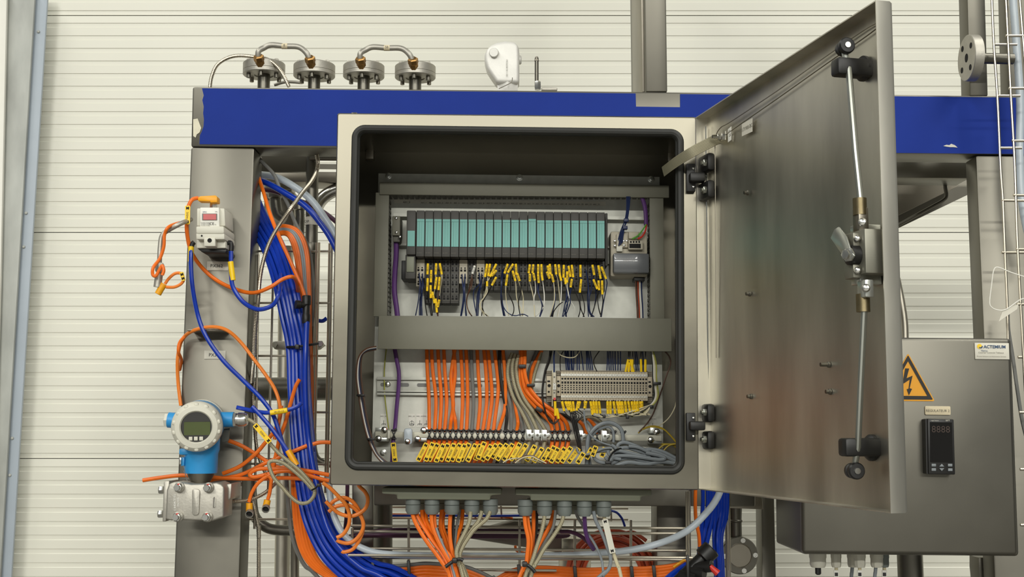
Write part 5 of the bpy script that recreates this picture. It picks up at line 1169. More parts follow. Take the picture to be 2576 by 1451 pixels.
cable('sensor_cable', 'orange cable arching over the bracket plate on the column', 'cable', [(455, 1020, 2.39), (448, 960), (447, 900, 2.38), (458, 855), (485, 832, 2.35), (530, 822, 2.34), (570, 830), (605, 860, 2.35), (640, 905), (670, 945), (692, 980), (704, 1020), (702, 1060, 2.36), (690, 1105)], 4.6, 'orange_tint')
cable('sensor_cable', 'orange cable loop hugging the left edge of the column', 'cable', [(466, 845, 2.37), (452, 862), (449, 885), (456, 905, 2.395), (452, 930, 2.42)], 4.4, 'orange')
# ------------------------------------------------------------------ pressure transmitter
pt_ = thing('pressure_transmitter', 'blue and white pressure transmitter with round display on the column', 'transmitter', P(500, 1305, 2.3))
def t8(x, y): q = T8((x, y))[0]; return q[0], q[1]
c0 = P(*t8(430, 390), 2.235); c1 = P(*t8(500, 335), 2.36); axT = (c1-c0).normalized(); LT = (c1-c0).length
px_ = pxm(2.24)
build(MB().lathe(c0, axT, [(58*px_, .018), (60*px_, .024), (61*px_, .075), (56*px_, .085), (56*px_, LT)], 40), 'housing', 'blue_dev', pt_)
build(MB().lathe(c0, axT, [(38*px_, .010), (38*px_, .000), (41*px_, -.003), (52*px_, -.002), (60*px_, .004), (63*px_, .010), (63*px_, .022), (60*px_, .025)], 48, cap0=False), 'display_cover', 'offwhite', pt_)
e1, e2 = frame(axT)
for k in range(14):
    a = 2*math.pi*k/14+.2; rd = (e1*math.cos(a)+e2*math.sin(a)); tn = axT.cross(rd)
    R = Matrix((tn, rd, axT)).transposed()
    build(MB().box(c0+rd*55*px_+axT*.004, (.0085, .008, .010), R), 'cover_lug', 'offwhite', pt_, .003)
win = build(MB().lathe(c0+axT*.006, axT, [(38.2*px_, 0), (38.2*px_, .003)], 36), 'window', 'glass_dark', pt_)
xa = (RIGHT-axT*RIGHT.dot(axT)).normalized(); R = Matrix((xa, axT, xa.cross(axT))).transposed()
build(MB().box(c0+axT*.0052+xa*.001+xa.cross(axT)*(-4*px_), (64*px_, .002, 33*px_), R), 'lcd', 'lcd', win)
for x in (371, 424, 478): 
    b = build(MB().box(c0+axT*.0048+xa*((x-430)/4.144*px_)+xa.cross(axT)*(-29*px_), (9*px_, .003, 9.5*px_), R), 'button', 'offwhite', win, .0006)
build(MB().lathe(c1-axT*.02, axT, [(56*px_, -.012), (60*px_, -.008), (60*px_, .012), (52*px_, .018)], 40), 'rear_cover', 'offwhite', pt_)
cN = P(505, 1190, 2.30)
build(MB().lathe(cN, UP, [(41*px_, 0), (42*px_, .003), (42.5*px_, .035), (46*px_, .042), (46*px_, .062), (40*px_, .075)], 28), 'neck_housing', 'blue_dev', pt_)
build(MB().rect(450, 1128, 476, 1144, 2.275, 2.31), 'neck_shoulder', 'blue_dev', pt_, .003)
build(MB().rect(456, 1150, 464, 1172, 2.28, 2.30), 'lock_tab', 'blue_dev', pt_, .001)
build(MB().rect(451, 1150, 456, 1168, 2.275, 2.285), 'lock_screw', 'steel_bright', pt_, .001)
build(MB().tube(path([(461, 1170), (467, 1195), (475, 1222)], 2.262), .0008, 6), 'seal_wire', 'steel_bright', pt_)
build(MB().lathe(cN, (0, 0, -1), [(35*px_, -.001), (33*px_, .004), (18*px_, .024), (16*px_, .036)], 24), 'steel_neck', 'steel_frame', pt_)
build(MB().cyl(P(552, 1055, 2.31), P(588, 1055, 2.31), 19.5*px_, 22), 'cable_entry', 'blue_dev', pt_)
build(MB().lathe(P(587, 1055, 2.31), RIGHT, [(19*px_, 0), (19*px_, 8*px_)], 6), 'gland_hex', 'steel_bright', pt_)
build(MB().lathe(P(595, 1055, 2.31), RIGHT, [(16*px_, 0), (16*px_, 4*px_), (18*px_, 5*px_), (18*px_, 22*px_), (14*px_, 28*px_)], 18), 'gland_nut', 'steel_bright', pt_)
build(MB().cyl(P(424, 1056, 2.29), P(445, 1058, 2.29), 20*px_, 22), 'cable_entry', 'blue_dev', pt_)
build(MB().lathe(P(415, 1057, 2.29), RIGHT, [(17*px_, 0), (19*px_, 2*px_), (19*px_, 12*px_)], 6), 'hex_plug', 'offwhite', pt_)
build(MB().pp([t8(705, 410), t8(780, 400), t8(765, 530), t8(720, 545), t8(695, 540)], 2.33, 2.335), 'rating_plate', 'steel_frame', pt_)
# process flanges
fb = build(MB().pp([t8(*p) for p in ((108, 1350), (118, 1050), (140, 985), (200, 960), (330, 975), (380, 985), (560, 980), (640, 965), (690, 985), (722, 1020), (715, 1330), (600, 1370), (300, 1360), (160, 1365))], 2.245, 2.315), 'flange_block', 'cast', pt_, .0035, 3)
build(MB().pp([t8(*p) for p in ((90, 955), (150, 948), (115, 1372), (75, 1378))], 2.262, 2.325), 'side_plate', 'cast', pt_, .002)
build(MB().pp([t8(*p) for p in ((735, 985), (800, 975), (790, 1130), (760, 1160), (740, 1130))], 2.28, 2.36), 'bracket_ear', 'cast', pt_, .003)
build(MB().pp(rpoly([t8(*p) for p in ((385, 1028), (468, 1040), (455, 1310), (385, 1312))], 8), 2.2415, 2.247), 'raised_pad', 'cast', pt_, .0015)
build(MB().pp(rpoly([t8(*p) for p in ((603, 1118), (632, 1118), (628, 1230), (598, 1230))], 4), 2.243, 2.247), 'raised_pad', 'cast', pt_, .001)
q = t8(207, 1175); ptext('1.4404/316L', q[0], q[1], 2.2445, 6, 'cast_white', pt_, 92); q = t8(243, 1170); ptext('PN 420', q[0], q[1], 2.2445, 5, 'cast_white', pt_, 92)
for x, y in ((258, 1017), (565, 1020), (245, 1325), (552, 1325)):
    c = P(*t8(x, y), 2.245)
    bt = build(MB().lathe(c, TOCAM, [(13*px_, -.002), (13*px_, .004), (11*px_, .005)], 20), 'washer', 'cast', pt_)
    build(MB().lathe(c, TOCAM, [(11.5*px_, .004), (11.5*px_, .013), (10*px_, .014)], 6), 'nut', 'steel_bright', bt)
    build(MB().lathe(c+Vector((0, 0, .0)), TOCAM, [(8*px_, .012), (8*px_, .021), (7*px_, .022)], 14), 'stud_end', 'steel_bright', bt)
    build(MB().pp([(0, 0)]*0 or [(t8(x, y)[0]-1+9.5*math.cos(a), t8(x, y)[1]-9.5*math.sin(a)) for a in [1.5+k*.25 for k in range(9)]]+[(t8(x, y)[0]-1+7*math.cos(a), t8(x, y)[1]-7*math.sin(a)) for a in [3.5-k*.25 for k in range(9)]], 2.2300, 2.2312), 'red_mark', 'red', bt)
for x, y in ((60, 1040), (52, 1290)): build(MB().lathe(P(*t8(x+30, y+5), 2.295), (-1, 0, 0), [(10.5*px_, 0), (10.5*px_, 9*px_), (9*px_, 12*px_)], 6), 'hex_bolt', 'steel_bright', pt_)
conduit('flexible_conduit', 'ribbed steel conduit from the transmitter flange to the right', [(p[0], p[1], d) for p, d in zip(L7((20, 1090), (120, 1092), (220, 1088), (320, 1070), (430, 1025), (520, 965), (610, 880)), (2.34, 2.34, 2.34, 2.34, 2.345, 2.35, 2.36))], 5.0)
# ------------------------------------------------------------------ connectors hanging right of the transmitter
for lb, pts, b in (('left', [(305, 1110), (305, 1170), (305, 1215)], (305, 1235)), ('right', [(512, 1075), (500, 1130), (492, 1160)], (492, 1180))):
    t = thing('cable_connector', 'orange round plug with open threaded end, %s of the pair' % lb, 'connector', P(*L7((b[0], b[1]+60))[0][:2], 2.33))
    q = [(p[0], p[1], 2.33) for p in L7(*pts)]
    build(MB().tube(path(q, None, 4), 8.5*pxm(2.33), 14), 'plug_body', 'amber', t)
    c = P(*L7(b)[0][:2], 2.318); ax = Vector((.03, -.92, -.39)).normalized()
    build(MB().lathe(c, ax, [(9.5*pxm(2.32), -.006), (9.8*pxm(2.32), -.001), (9.8*pxm(2.32), .002), (8.3*pxm(2.32), .002), (8.3*pxm(2.32), -.004)], 22), 'threaded_ring', 'cast', t)
    build(MB().lathe(c, ax, [(8.2*pxm(2.32), -.006), (8.2*pxm(2.32), -.003)], 18), 'socket', 'void', t)
for lb, pts in (('the left hanging plug', [(300, 1100), (330, 1000), (390, 900), (470, 830), (560, 780)]), ('the right hanging plug', [(515, 1070), (535, 1000), (550, 900), (550, 830), (480, 780)])):
    cable('sensor_cable', 'orange cable down to '+lb, 'cable', L7(*pts), 4.6, 'orange', 2.335)
tang = [('orange cable fanning out left behind the transmitter, upper strand', [(-215, 880), (-100, 840), (30, 825), (200, 790), (330, 735), (480, 660), (620, 600), (760, 540), (880, 490), (965, 455)], 2.36),
        ('orange cable crossing diagonally behind the tagged cable', [(70, 400), (200, 450), (350, 535), (480, 620), (600, 690), (760, 750), (900, 820)], 2.365),
        ('orange cable rising from the tangle to the arch on the column', [(0, 775), (200, 690), (380, 545), (480, 430), (590, 290), (650, 150), (670, 0)], 2.35),
        ('orange cable looping tightly in the middle of the tangle', [(1215, 790), (1000, 750), (800, 720), (600, 720), (430, 720), (340, 750), (310, 790), (360, 815), (480, 790), (620, 755), (760, 745), (900, 770), (1100, 830), (1215, 858)], 2.34),
        ('orange cable running flat along the bottom of the tangle', [(-910, 852), (-700, 820), (-460, 795), (-200, 810), (0, 826), (200, 832), (450, 835), (700, 825), (900, 835), (1100, 855), (1215, 860)], 2.355),
        ('orange cable rising behind the blue hoses from the tangle', [(560, 780), (600, 600), (650, 380), (720, 180), (770, 0), (830, -210), (880, -300)], 2.36),
        ('short orange cable reaching from the blue hoses to the cabinet', [(1030, 440), (1100, 422), (1180, 418), (1260, 425)], 2.33),
        ('orange cable doubling back under the tangle', [(540, 830), (700, 700), (860, 790), (1000, 800)], 2.37)]
for lb, pts, d in tang: cable('sensor_cable', lb, 'cable', L7(*pts), 5.0, 'orange', d)
# tagged braided cable from the gland, tied into a loop
cable('braided_cable', 'grey braided cable from the transmitter gland looping back on itself', 'cable', [(p[0], p[1], 2.30) for p in L7((290, 155), (370, 205), (450, 300), (540, 430), (640, 540), (760, 640), (880, 740), (980, 850), (1040, 940), (1045, 1020), (980, 1100), (880, 1110), (780, 1040), (680, 930), (590, 830), (540, 720), (530, 650), (590, 630), (700, 660), (820, 750), (930, 850), (1020, 950))], 4.8, 'braid', n=10)
q = L7((365, 215), (540, 420)); ctag(q[0], q[1], 'WE02', 'yellow tag on the braided transmitter cable', 2.285, 6.6, group=None)
t = thing('cable_tie', 'black tie closing the braided cable loop', 'cable tie', P(790, 1225, 2.29)); q = L7((1015, 965), (1095, 905))
build(MB().tube([P(q[0][0], q[0][1], 2.288), P((q[0][0]+q[1][0])/2, (q[0][1]+q[1][1])/2+2, 2.283), P(q[1][0], q[1][1], 2.29)], 2.2*pxm(2.29), 8), 'strap', 'black', t)
build(MB().rect(q[1][0]-5, q[1][1]-3, q[1][0]+4, q[1][1]+5, 2.282, 2.296), 'tie_head', 'black', t, .001)
# cut blue hose ends with markers
hose('air_hose', 'short blue hose with cut end beside the transmitter gland', [(p[0], p[1], 2.32) for p in L7((160, 20), (300, 50), (430, 75), (540, 80), (740, 50), (850, 10), (900, -30))], 5.2, 'blue_hose')
hose('air_hose', 'blue hose with cut end leaning into the amber sleeve', [(p[0], p[1], 2.31) for p in L7((335, 10), (430, 110), (550, 250), (660, 400), (735, 510), (800, 610))], 5.4, 'blue_hose')
for lb, a, b, r, m in (('horizontal', (545, 82), (740, 52), 6.6, 'yellow'), ('slanted amber', (745, 510), (845, 680), 8.0, 'amber')):
    q = L7(a, b); o = tag(build(MB().tube([P(q[0][0], q[0][1], 2.305), P(q[1][0], q[1][1], 2.305)], r*pxm(2.3), 12), 'hose_marker', m), '%s marker sleeve on the loose blue hoses' % lb, 'marker')
    if m == 'yellow': ptext('W-32-1.5', (q[0][0]+q[1][0])/2, (q[0][1]+q[1][1])/2, 2.2995, 4.5, 'ink', o, 8, off=.0003)

# ------------------------------------------------------------------ loom between column and cabinet
ctrl = [(615, 480, 2.56), (648, 555, 2.50), (685, 620, 2.44), (713, 700, 2.41), (733, 790, 2.40), (748, 870, 2.40), (752, 980, 2.39), (760, 1100, 2.38), (772, 1200, 2.37), (796, 1300, 2.36), (842, 1385, 2.35), (920, 1448, 2.34), (1010, 1490, 2.34)]
slots_ = [(-24, 0), (-14, -.006), (-4, -.010), (6, -.010), (16, -.006), (25, 0), (-19, .010), (-8, .008), (3, .008), (13, .010), (22, .012), (-12, .02)]
for i, (o, dd) in enumerate(slots_):
    pts = []
    for k, p in enumerate(ctrl):
        a = Vector(ctrl[max(k-1, 0)][:2]); b = Vector(ctrl[min(k+1, len(ctrl)-1)][:2]); t = (b-a).normalized(); nrm = Vector((-t.y, t.x))*-1
        sc = 1.0 if k < 9 else 1.0+.22*(k-8)
        w = o*sc+math.sin(k*1.3+i*2.1)*1.2
        pts.append((p[0]+nrm.x*w, p[1]+nrm.y*w, p[2]+dd))
    hose('air_hose', 'blue air hose in the thick loom left of the cabinet, strand %s' % ordn(i), pts, 6.2, 'blue_hose', group='blue hoses of the left loom')
hose('air_hose', 'single blue hose leaving the black tee in front of the loom', [(772, 810, 2.37), (769, 880, 2.36), (768, 960), (771, 1040), (779, 1120), (793, 1200, 2.345), (812, 1290, 2.335), (842, 1360, 2.325), (905, 1425, 2.32), (990, 1470, 2.32)], 7.4, 'blue_hose')
tt = thing('tee_connector', 'black push-fit tee connector in the left loom', 'connector', P(772, 815, 2.37))
build(MB().lathe(P(770, 813, 2.372), UP, [(.0074, 0), (.0078, .001), (.0078, .016), (.0066, .018), (.0066, .034), (.0084, .036), (.0084, .051), (.0075, .053)], 18), 'body', 'black', tt)
build(MB().lathe(P(772, 767, 2.372), (-1, -.5, 0), [(.0062, 0), (.0062, .012), (.0082, .013), (.0082, .022)], 16), 'branch', 'black', tt)
# orange and grey cables at the back of the loom
oc = [('orange', 0), ('orange', 9), ('grey_cable', 20), ('grey_cable', 30), ('orange', 40), ('orange', -9), ('orange', 49)]
for i, (m, o) in enumerate(oc):
    cable('loom_cable', '%s cable in the bend behind the blue loom, %s from inside' % ('orange' if m == 'orange' else 'grey', ordn([5, 0, 1, 2, 3, 4, 6].index(i) if False else i)), 'cable',
          [(690, 596-o*.3, 2.475), (712, 585-o*.35, 2.46), (733+o*.35, 596-o*.3, 2.45), (748+o*.5, 640-o*.2, 2.45), (758+o*.42, 720, 2.45), (765+o*.3, 800, 2.45), (772+o*.22, 900, 2.45), (776+o*.18, 1000, 2.45), (772+o*.18, 1150, 2.44)], 4.8, m, group='cables behind the blue loom')
for i in range(5):
    o = i*7.5
    cable('loom_cable', 'orange cable beside the blue loom at the lower left, %s from the left' % ordn(i), 'cable', [(735+o, 1180, 2.43), (738+o, 1260, 2.41), (744+o, 1330, 2.40), (758+o, 1385, 2.39), (785+o, 1425, 2.38), (830+o, 1455, 2.37), (880+o, 1480, 2.37)], 4.8, 'orange', group='orange cables at the lower left of the loom')
cable('loom_cable', 'grey cable curving outside the orange cables at lower left', 'cable', [(718, 1150, 2.42), (722, 1230), (728, 1300), (738, 1360), (765, 1420), (810, 1465, 2.40)], 5.2, 'grey_dark')
cable('loom_cable', 'orange cable slanting across the loom to the tee', 'cable', [(648, 438, 2.47), (662, 480, 2.44), (680, 540, 2.40), (702, 595, 2.37), (725, 645), (745, 690), (760, 725), (768, 750)], 5.0, 'orange')
cable('loom_cable', 'thin grey cable slanting from the beam corner into the loom', 'cable', [(640, 385, 2.46), (660, 408), (690, 440), (706, 480), (725, 515), (745, 565), (770, 610), (783, 660), (788, 740), (785, 820)], 4.6, 'grey_dark')
hose('clear_hose', 'clear hose arching from the column to behind the cabinet', [(640, 438, 2.54), (690, 444, 2.50), (735, 466, 2.48), (780, 500, 2.47), (815, 545, 2.46), (845, 595, 2.46), (872, 660, 2.46), (900, 780, 2.46), (905, 900, 2.46)], 9, 'clear_hose')
hose('air_hose', 'thick blue hose arching beside the clear hose', [(640, 448, 2.50), (675, 462, 2.47), (725, 490, 2.45), (770, 520, 2.44), (805, 560, 2.44), (835, 605, 2.44), (862, 670, 2.44), (885, 780, 2.44), (890, 900, 2.44)], 8, 'blue_hose')
hose('bus_cable', 'dark purple cable arching beneath the clear hose', [(640, 474, 2.56), (690, 482, 2.55), (740, 500), (790, 520), (830, 545), (870, 580)], 6, 'purple_dark', cat='cable')
conduit('flexible_conduit', 'shiny ribbed conduit slanting down across the left loom', [(797, 390, 2.46), (800, 410), (796, 432), (782, 458, 2.42), (760, 485, 2.38), (735, 520, 2.35), (705, 562), (680, 605), (664, 650), (654, 700), (649, 760), (643, 820, 2.37), (638, 900, 2.40), (632, 960, 2.44)], 5.6)
conduit('flexible_conduit', 'dark ribbed conduit running down beside the column', [(640, 960, 2.46), (636, 1000), (640, 1060), (645, 1120), (655, 1160), (668, 1190), (676, 1200)], 5.0)
conduit('flexible_conduit', 'ribbed conduit dropping behind the left hanging plug', [(636, 1260, 2.42), (645, 1300), (651, 1350), (651, 1475)], 5.4)
tray('vertical wire mesh tray behind the left loom', [[(636, 610), (632, 900), (622, 1320)], [(650, 640, 2.46), (647, 900), (640, 1330)], [(687, 690), (682, 900), (674, 1240)], [(797, 610), (791, 900), (783, 1240)], [(803, 610, 2.46), (797, 900), (789, 1240)], [(829, 612), (824, 900), (818, 1240)], [(835, 612, 2.46), (830, 900), (824, 1240)],
    [(634, 762), (830, 762)], [(630, 895), (830, 895)], [(626, 1035), (830, 1037)], [(622, 1166), (820, 1168)], [(620, 1306), (740, 1306)], [(640, 632), (832, 632)]], 2.48, 3.0)
for x, y, lb in ((757, 868, 'across the blue loom beside the pipe clamp'),):
    t = thing('cable_tie', 'long black tie '+lb, 'cable tie', P(x, y, 2.38))
    build(MB().tube(path([(722, 873, 2.395), (745, 872, 2.375), (775, 868, 2.37), (800, 864, 2.39)], None, 4), 3.2*pxm(2.38), 8), 'strap', 'black', t); build(MB().rect(742, 866, 752, 878, 2.366, 2.378), 'tie_head', 'black', t, .001)
hose('air_hose', 'stub of blue hose between tray and cabinet', [(800, 806, 2.52), (812, 807), (822, 800)], 5, 'blue_hose')
# ------------------------------------------------------------------ below the cabinet
glx = [('left', [1039, 1087, 1137, 1187, 1234], 1257), ('right', [1321, 1370, 1420, 1470, 1519], 1261)]
for nm, xs_, y0 in glx:
    for r, d in ((0, 2.15), (1, 2.22)):
        for i, x in enumerate(xs_):
            x2 = x+(24 if r else 0)
            if r and i == 4: continue
            c = P(x2, y0+i*.6-(4 if r else 0), d); k = pxm(d)
            g = tag(build(MB().lathe(c, (0, 0, -1), [(19*k, -.003), (19*k, .007), (16.5*k, .008), (18.5*k, .0085), (18.5*k, .018), (14*k, .0235), (9*k, .0235)], 16), 'cable_gland', 'gland_grey' if not r else 'gland_plate'), 'grey plastic cable gland, %s of the %s %s row' % (ordn(i), nm, 'front' if not r else 'rear'), 'cable gland', 'cable glands under the cabinet')
def bc_(crop_, pts, m, r, lb, grp, d0=2.15, d1=2.16): 
    q = crop_(*pts); n = len(q)
    cable('gland_cable', lb, 'cable', [(p[0], p[1], d0+(d1-d0)*i/(n-1)) for i, p in enumerate(q)], r, m, group=grp, n=10 if m == 'braid' else 8)
LB = [('orange', [(1800, 500), (1850, 660), (1990, 900), (2160, 1130), (2290, 1330), (2330, 1450)], 0), ('orange', [(1850, 500), (1910, 640), (2060, 880), (2220, 1100), (2330, 1320), (2380, 1450)], 1), ('orange', [(1940, 500), (1960, 660), (2070, 860), (2230, 1090), (2350, 1330), (2420, 1450)], 2), ('orange', [(1985, 500), (2010, 660), (2110, 820)], 3),
      ('orange', [(2065, 500), (2080, 700), (2150, 900), (2270, 1120), (2400, 1330), (2440, 1450)], 0), ('orange', [(2105, 500), (2110, 680), (2140, 840), (2220, 1000), (2340, 1150), (2420, 1350)], 1), ('orange', [(2210, 500), (2190, 720), (2240, 880), (2310, 1080), (2380, 1250)], 4), ('orange', [(2240, 500), (2220, 700), (2300, 960), (2340, 1120)], 5),
      ('grey_cable', [(2130, 740), (2180, 880), (2260, 1060), (2330, 1230), (2400, 1450)], 0), ('orange', [(2330, 500), (2315, 750), (2330, 960), (2370, 1120), (2430, 1330), (2470, 1450)], 1), ('dark_wire', [(2370, 500), (2360, 760), (2370, 1000), (2380, 1140)], 3), ('grey_dark', [(2450, 500), (2410, 720), (2390, 900), (2380, 1100)], 4), ('orange', [(2490, 500), (2470, 700), (2420, 860), (2400, 1060)], 5)]
for i, (m, pts, z) in enumerate(LB): bc_(B1, pts, m, 5.2 if m == 'orange' else 3.8, '%s cable hanging from the left glands, %s in the bunch from the left' % ({'orange': 'orange', 'grey_cable': 'light grey', 'grey_dark': 'dark grey', 'dark_wire': 'black'}[m], ordn(i)), 'cables hanging from the left glands', 2.15+.01*z, 2.135+.004*z)
for i, pts in enumerate(([(450, 520), (430, 660), (370, 800), (290, 960), (260, 1080), (300, 1250), (360, 1450)], [(600, 510), (560, 640), (450, 780), (330, 950), (290, 1080), (290, 1180), (340, 1300), (400, 1450)], [(715, 510), (660, 620), (500, 760), (400, 900), (340, 1000), (300, 1120), (330, 1250), (420, 1450)])):
    bc_(B2, pts, 'braid', 5.4, 'silver braided cable hanging from the left glands, %s from the left' % ordn(i), 'braided cables under the left glands', 2.14+.008*(i == 1), 2.125+.005*i)
RB = [('orange', [(1175, 510), (1190, 700), (1230, 900), (1215, 1100), (1200, 1220), (1150, 1330), (1090, 1450)], 0), ('orange', [(1210, 510), (1230, 700), (1265, 900), (1255, 1080), (1230, 1220), (1180, 1330), (1110, 1450)], 1), ('orange', [(1300, 510), (1300, 700), (1290, 900), (1270, 1100), (1250, 1200)], 3), ('dark_wire', [(1340, 510), (1340, 720), (1310, 920), (1280, 1100), (1260, 1200)], 4),
      ('orange', [(1575, 510), (1530, 680), (1440, 860), (1380, 1000), (1320, 1150)], 4), ('grey_dark', [(1600, 500), (1560, 740), (1450, 930), (1370, 1080), (1310, 1190), (1240, 1330), (1200, 1450)], 1)]
for i, (m, pts, z) in enumerate(RB): bc_(B2, pts, m, 5.2 if m == 'orange' else 3.8, '%s cable hanging from the right glands, %s in the bunch' % ({'orange': 'orange', 'grey_dark': 'grey', 'dark_wire': 'black'}[m], ordn(i)), 'cables hanging from the right glands', 2.15+.01*z, 2.135+.005*z)
for i, pts in enumerate(([(1450, 510), (1440, 640), (1400, 820), (1340, 1000), (1290, 1160), (1220, 1330), (1170, 1450)], [(1715, 510), (1680, 660), (1580, 830), (1450, 1010), (1370, 1150), (1310, 1260), (1250, 1450)])):
    bc_(B2, pts, 'braid', 5.2, 'silver braided cable hanging from the right glands, %s one' % ('left', 'right')[i], 'braided cables under the right glands', 2.145, 2.13)
for nm, cr_, pts in (('left', B2, [(110, 1265), (170, 1220), (230, 1180), (300, 1160), (350, 1180)]), ('right', B2, [(1180, 1230), (1230, 1250), (1280, 1290), (1320, 1340)])):
    t = thing('cable_tie', 'black tie gathering the %s bunch of gland cables' % nm, 'cable tie', P(*cr_(pts[2])[0][:2], 2.12), 'ties on the gland cable bunches')
    build(MB().tube(path([(p[0], p[1], 2.115) for p in cr_(*pts)], None, 4), 4.5*pxm(2.12), 8), 'strap', 'black', t)
    q = cr_(pts[2] if nm == 'left' else pts[0])[0]; build(MB().rect(q[0]-6, q[1]-6, q[0]+7, q[1]+7, 2.106, 2.12), 'tie_head', 'black', t, .0015)
bc_(B2, [(1870, 510), (1890, 580), (1950, 680), (2000, 760)], 'grey_dark', 4, 'thin grey cable joining the purple one under the right glands', None, 2.17, 2.2)
bc_(B2, [(1985, 510), (1990, 650), (2005, 800), (2050, 930), (2110, 1020)], 'purple', 5.4, 'purple cable hanging under the right glands', None, 2.15, 2.22)
bc_(B2, [(1670, 790), (1780, 790), (1880, 820), (1980, 880), (2060, 960), (2110, 1030)], 'purple_dark', 5.2, 'dark purple cable arriving from the tray to the right glands', None, 2.30, 2.24)
bc_(B2, [(2110, 510), (2140, 640), (2220, 800), (2290, 980), (2340, 1140), (2320, 1280), (2230, 1380), (2150, 1430)], 'grey_cable', 4.6, 'grey cable hanging in an arc right of the purple one', None)
bc_(B2, [(2000, 780), (2080, 880), (2160, 1020), (2220, 1180), (2250, 1450)], 'grey_cable', 3.2, 'thin grey cable left of the arcing grey one', None, 2.20, 2.16)
bc_(B2, [(2245, 510), (2260, 620), (2330, 900), (2380, 1080), (2440, 1260), (2500, 1480)], 'ivory', 4.6, 'ivory cable with a white tag hanging from the right glands', None)
tgq = B2((2260, 620), (2370, 1080)); ctag(tgq[0], tgq[1], '', 'long white tag on the ivory gland cable', 2.145, 7.4, 'offwhite', None)
# horizontal mesh tray
tray('horizontal wire mesh tray below the cabinet', [[(882, 1322), (1735, 1329)], [(890, 1336), (1728, 1342)], [(880, 1379), (1725, 1385)], [(876, 1396, 2.30), (1300, 1399), (1742, 1403)], [(884, 1402), (1738, 1408)],
    [(1028, 1330), (1028, 1475)], [(1307, 1332), (1307, 1475)], [(1446, 1333), (1446, 1475)], [(1587, 1334), (1587, 1475)], [(886, 1328), (886, 1420)], [(1728, 1236), (1729, 1410)], [(1734, 1236, 2.34), (1735, 1412)], [(1100, 1432), (1400, 1435)]], 2.36, 3.4)
tray('thin wire mesh tray against the wall below the cabinet', [[(980, 1275), (1580, 1279)], [(980, 1303), (1580, 1307)], [(1260, 1272), (1262, 1302)], [(1537, 1278), (1538, 1310)], [(1195, 1272), (1196, 1302)], [(1500, 1300), (1540, 1309)]], 2.75, 2.6)
cable('air_hose', 'thin blue tube lying in the thin tray', 'hose', [(985, 1297, 2.72), (1150, 1297), (1330, 1296), (1480, 1284), (1540, 1285), (1562, 1300), (1572, 1324)], 3, 'blue_hose')
cable('sensor_cable', 'thin orange cable lying in the thin tray', 'cable', [(985, 1294, 2.74), (1150, 1297), (1260, 1299), (1290, 1304)], 3, 'orange')
cable('sensor_cable', 'small orange cable hanging behind the lower tray', 'cable', [(1296, 1372, 2.6), (1300, 1385), (1318, 1390), (1340, 1391)], 3.4, 'orange')
hose('clear_hose', 'clear hose running along the horizontal tray to the right', [(826, 1195, 2.36), (832, 1260, 2.35), (845, 1310, 2.34), (870, 1350, 2.33), (915, 1380, 2.32), (980, 1394), (1150, 1398), (1350, 1398), (1480, 1394), (1580, 1384, 2.30), (1660, 1366), (1730, 1334, 2.28), (1780, 1286), (1805, 1250), (1818, 1215)], 8.4, 'clear_hose')
for i in range(2):
    cable('bus_cable', 'dark purple cable in the lower tray, %s strand' % ('upper', 'lower')[i], 'cable', [(872, 1355, 2.42), (910, 1345), (960, 1338+i*6), (1020, 1336+i*8, 2.40), (1200, 1338+i*8), (1400, 1340+i*6), (1430, 1340)], 8.5, 'purple_dark')
cable('bus_cable', 'dark purple cable rising at the left rear post', 'cable', [(866, 1350, 2.45), (872, 1290), (874, 1215)], 5, 'purple_dark')
# orange hank left of the cabinet underside
hank = [[(600, 130), (700, 200), (820, 320), (910, 420), (960, 560), (950, 700), (880, 820), (790, 870)], [(1030, 40), (1090, 170), (1170, 250), (1210, 350), (1180, 470), (1080, 550), (960, 580), (820, 540), (720, 460), (640, 380)],
        [(680, 520), (760, 460), (870, 430), (990, 450), (1090, 540), (1150, 680), (1120, 800), (1040, 900), (940, 945), (830, 925), (790, 900)], [(690, 440), (760, 370), (880, 330), (1000, 380), (1090, 500), (1140, 650), (1140, 780), (1080, 930), (1000, 1030), (890, 1065), (860, 1050)]]
for i, pts in enumerate(hank): cable('sensor_cable', 'orange cable loop hanging at the lower left cabinet corner, %s' % ('straightest strand', 'upper loop', 'middle loop', 'lowest loop')[i], 'cable', [(p[0], p[1], 2.30+.006*i) for p in B1(*pts)], 4.8, 'orange_tint', group='loose orange loops by the lower left corner')
# bundles along the bottom edge
for i in range(7):
    y = 1422+i*8.2
    m = 'grey_dark' if i == 0 else 'orange'
    cable('loom_cable', '%s cable along the lower left tray, %s from the top' % ('grey' if i == 0 else 'orange', ordn(i)), 'cable', [(890, y-2, 2.37), (945, y+2), (1000, y+1, 2.36), (1030, y-1), (1070, y-5), (1120, y-2, 2.35), (1165, y+6-4), (1205, y+16), (1240, y+34), (1262, y+52)], 4.8, m, group='cables along the lower left tray')
for x, y, lb in ((937, 1432, 'first'), (1027, 1428, 'second')):
    t = tag(build(MB().pp([(x-4, y-18), (x+4, y-18), (x+7, y+30), (x-1, y+30)], 2.336, 2.345), 'cable_tie', 'black', None, .001), '%s black tie round the lower left orange bundle' % lb, 'cable tie')
for i in range(5):
    y = 1428+i*7.5
    cable('loom_cable', 'orange cable along the lower right tray, %s from the top' % ordn(i), 'cable', [(1240, 1462+i*5, 2.38), (1290, y+6), (1345, y-1), (1400, y), (1460, y+4, 2.37), (1520, y+3), (1580, y+2), (1640, y), (1700, y-8, 2.36), (1740, y-20)], 4.9, 'orange', group='orange cables along the lower right tray')
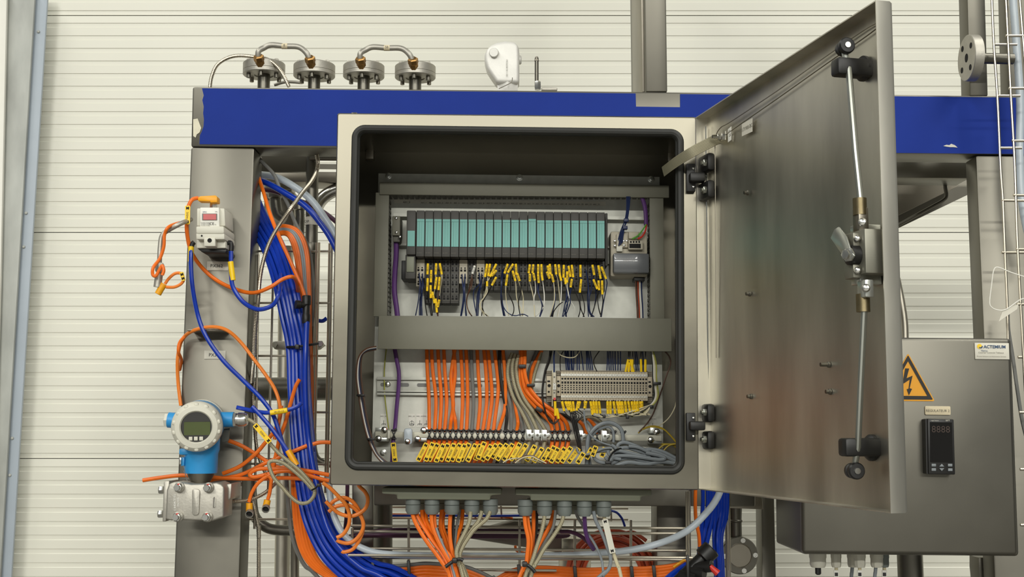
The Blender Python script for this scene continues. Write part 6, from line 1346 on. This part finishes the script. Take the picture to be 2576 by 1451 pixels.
for x, y, lb in ((1447, 1440, 'left'), (1590, 1440, 'middle'), (1646, 1438, 'right'), (1306, 1436, 'far left')):
    tag(build(MB().pp([(x-6, y-16), (x+3, y-16), (x+7, y+26), (x-2, y+26)], 2.346, 2.352), 'cable_tie', 'black', None, .001), '%s black tie round the lower right orange bundle' % lb, 'cable tie')
for i in range(9):
    r = 72+i*4.6; cx, cy = 1540+math.sin(i*2.2)*3, 1448
    pts = [(cx+r*1.02*math.cos(a), cy-r*1.05*math.sin(a), 2.60+.012*((i*5) % 4)) for a in [math.pi*(-.05+1.1*k/10) for k in range(11)]]
    cable('coiled_cable', 'rust-red cable turn in the coil behind the lower tray, %s from inside' % ordn(i), 'cable', pts, 5, 'red_cable', group='coil of red cable')
cable('coiled_cable', 'loose end of the rust-red cable coil', 'cable', [(1560, 1345, 2.58), (1590, 1338), (1612, 1350), (1626, 1360)], 4.5, 'red_cable')
# right hose drop
for i in range(9):
    o = i*7.2
    x0 = 1772+o if i else 1768
    end = [(1757+i*4, 1400), (1735+i*5, 1450), (1722+i*6, 1480)] if i < 4 else [(1779+o*.62, 1350), (1783+o*.6, 1420), (1785+o*.6, 1480)]
    hose('air_hose', 'blue air hose dropping right of the cabinet, %s from the left' % ordn(i), [(x0, 1215, 2.42), (x0-1+(i % 2), 1290), ]+[(p[0], p[1], 2.40+.01*(i % 3)) for p in end], 5.4, 'blue_hose', group='blue hoses right of the cabinet')
cable('sensor_cable', 'orange cable dropping right of the cabinet', 'cable', [(1750, 1215, 2.40), (1749, 1270), (1751, 1310), (1758, 1345), (1760, 1375)], 4.6, 'orange')
tray('vertical wire tray right of the blue hoses', [[(1826, 1215), (1829, 1475)], [(1833, 1215, 2.42), (1836, 1475)], [(1735, 1314), (1760, 1314)]], 2.46, 3.2)
mf = thing('tee_manifold', 'black push-fit manifold with a red plug at the lower right', 'connector', P(1745, 1450, 2.30))
a, b = P(1700, 1468, 2.31), P(1772, 1398, 2.31); ax = (b-a).normalized()
build(MB().tube([a, a.lerp(b, .5), b], .0115, 16), 'body', 'black', mf)
build(MB().lathe(b-ax*.006, ax, [(.012, 0), (.0175, .003), (.0175, .024), (.015, .026)], 20), 'socket', 'black', mf)
for x, y, x2, y2 in ((1742, 1428, 1790, 1424), (1728, 1436, 1772, 1442), (1712, 1446, 1750, 1458)):
    p0, p1 = P(x, y, 2.31), P(x2, y2, 2.29); build(MB().cyl(p0, p1, .0105, 16), 'branch', 'black', mf)
p0, p1 = P(1786, 1424, 2.288), P(1806, 1442, 2.285)
lab(build(MB().cyl(p0, p1, .0045, 10, .0065), 'plug', 'red', mf), 'red plug')
build(MB().rect(1727, 1396, 1734, 1470, 2.285, 2.292), 'tie_strap', 'black', mf, .001)
for i in range(3): hose('air_hose', 'blue hose lying into the manifold at the bottom edge, %s' % ordn(i), [(1660+i*8, 1470+i*4, 2.335), (1690+i*7, 1444+i*5, 2.33), (1728+i*8, 1418+i*7, 2.325)], 6.4, 'blue_hose', group='blue hoses into the manifold')
cable('sensor_cable', 'amber sleeve strip beside the manifold', 'marker', [(1694, 1426, 2.34), (1712, 1414), (1724, 1408)], 3.4, 'amber')
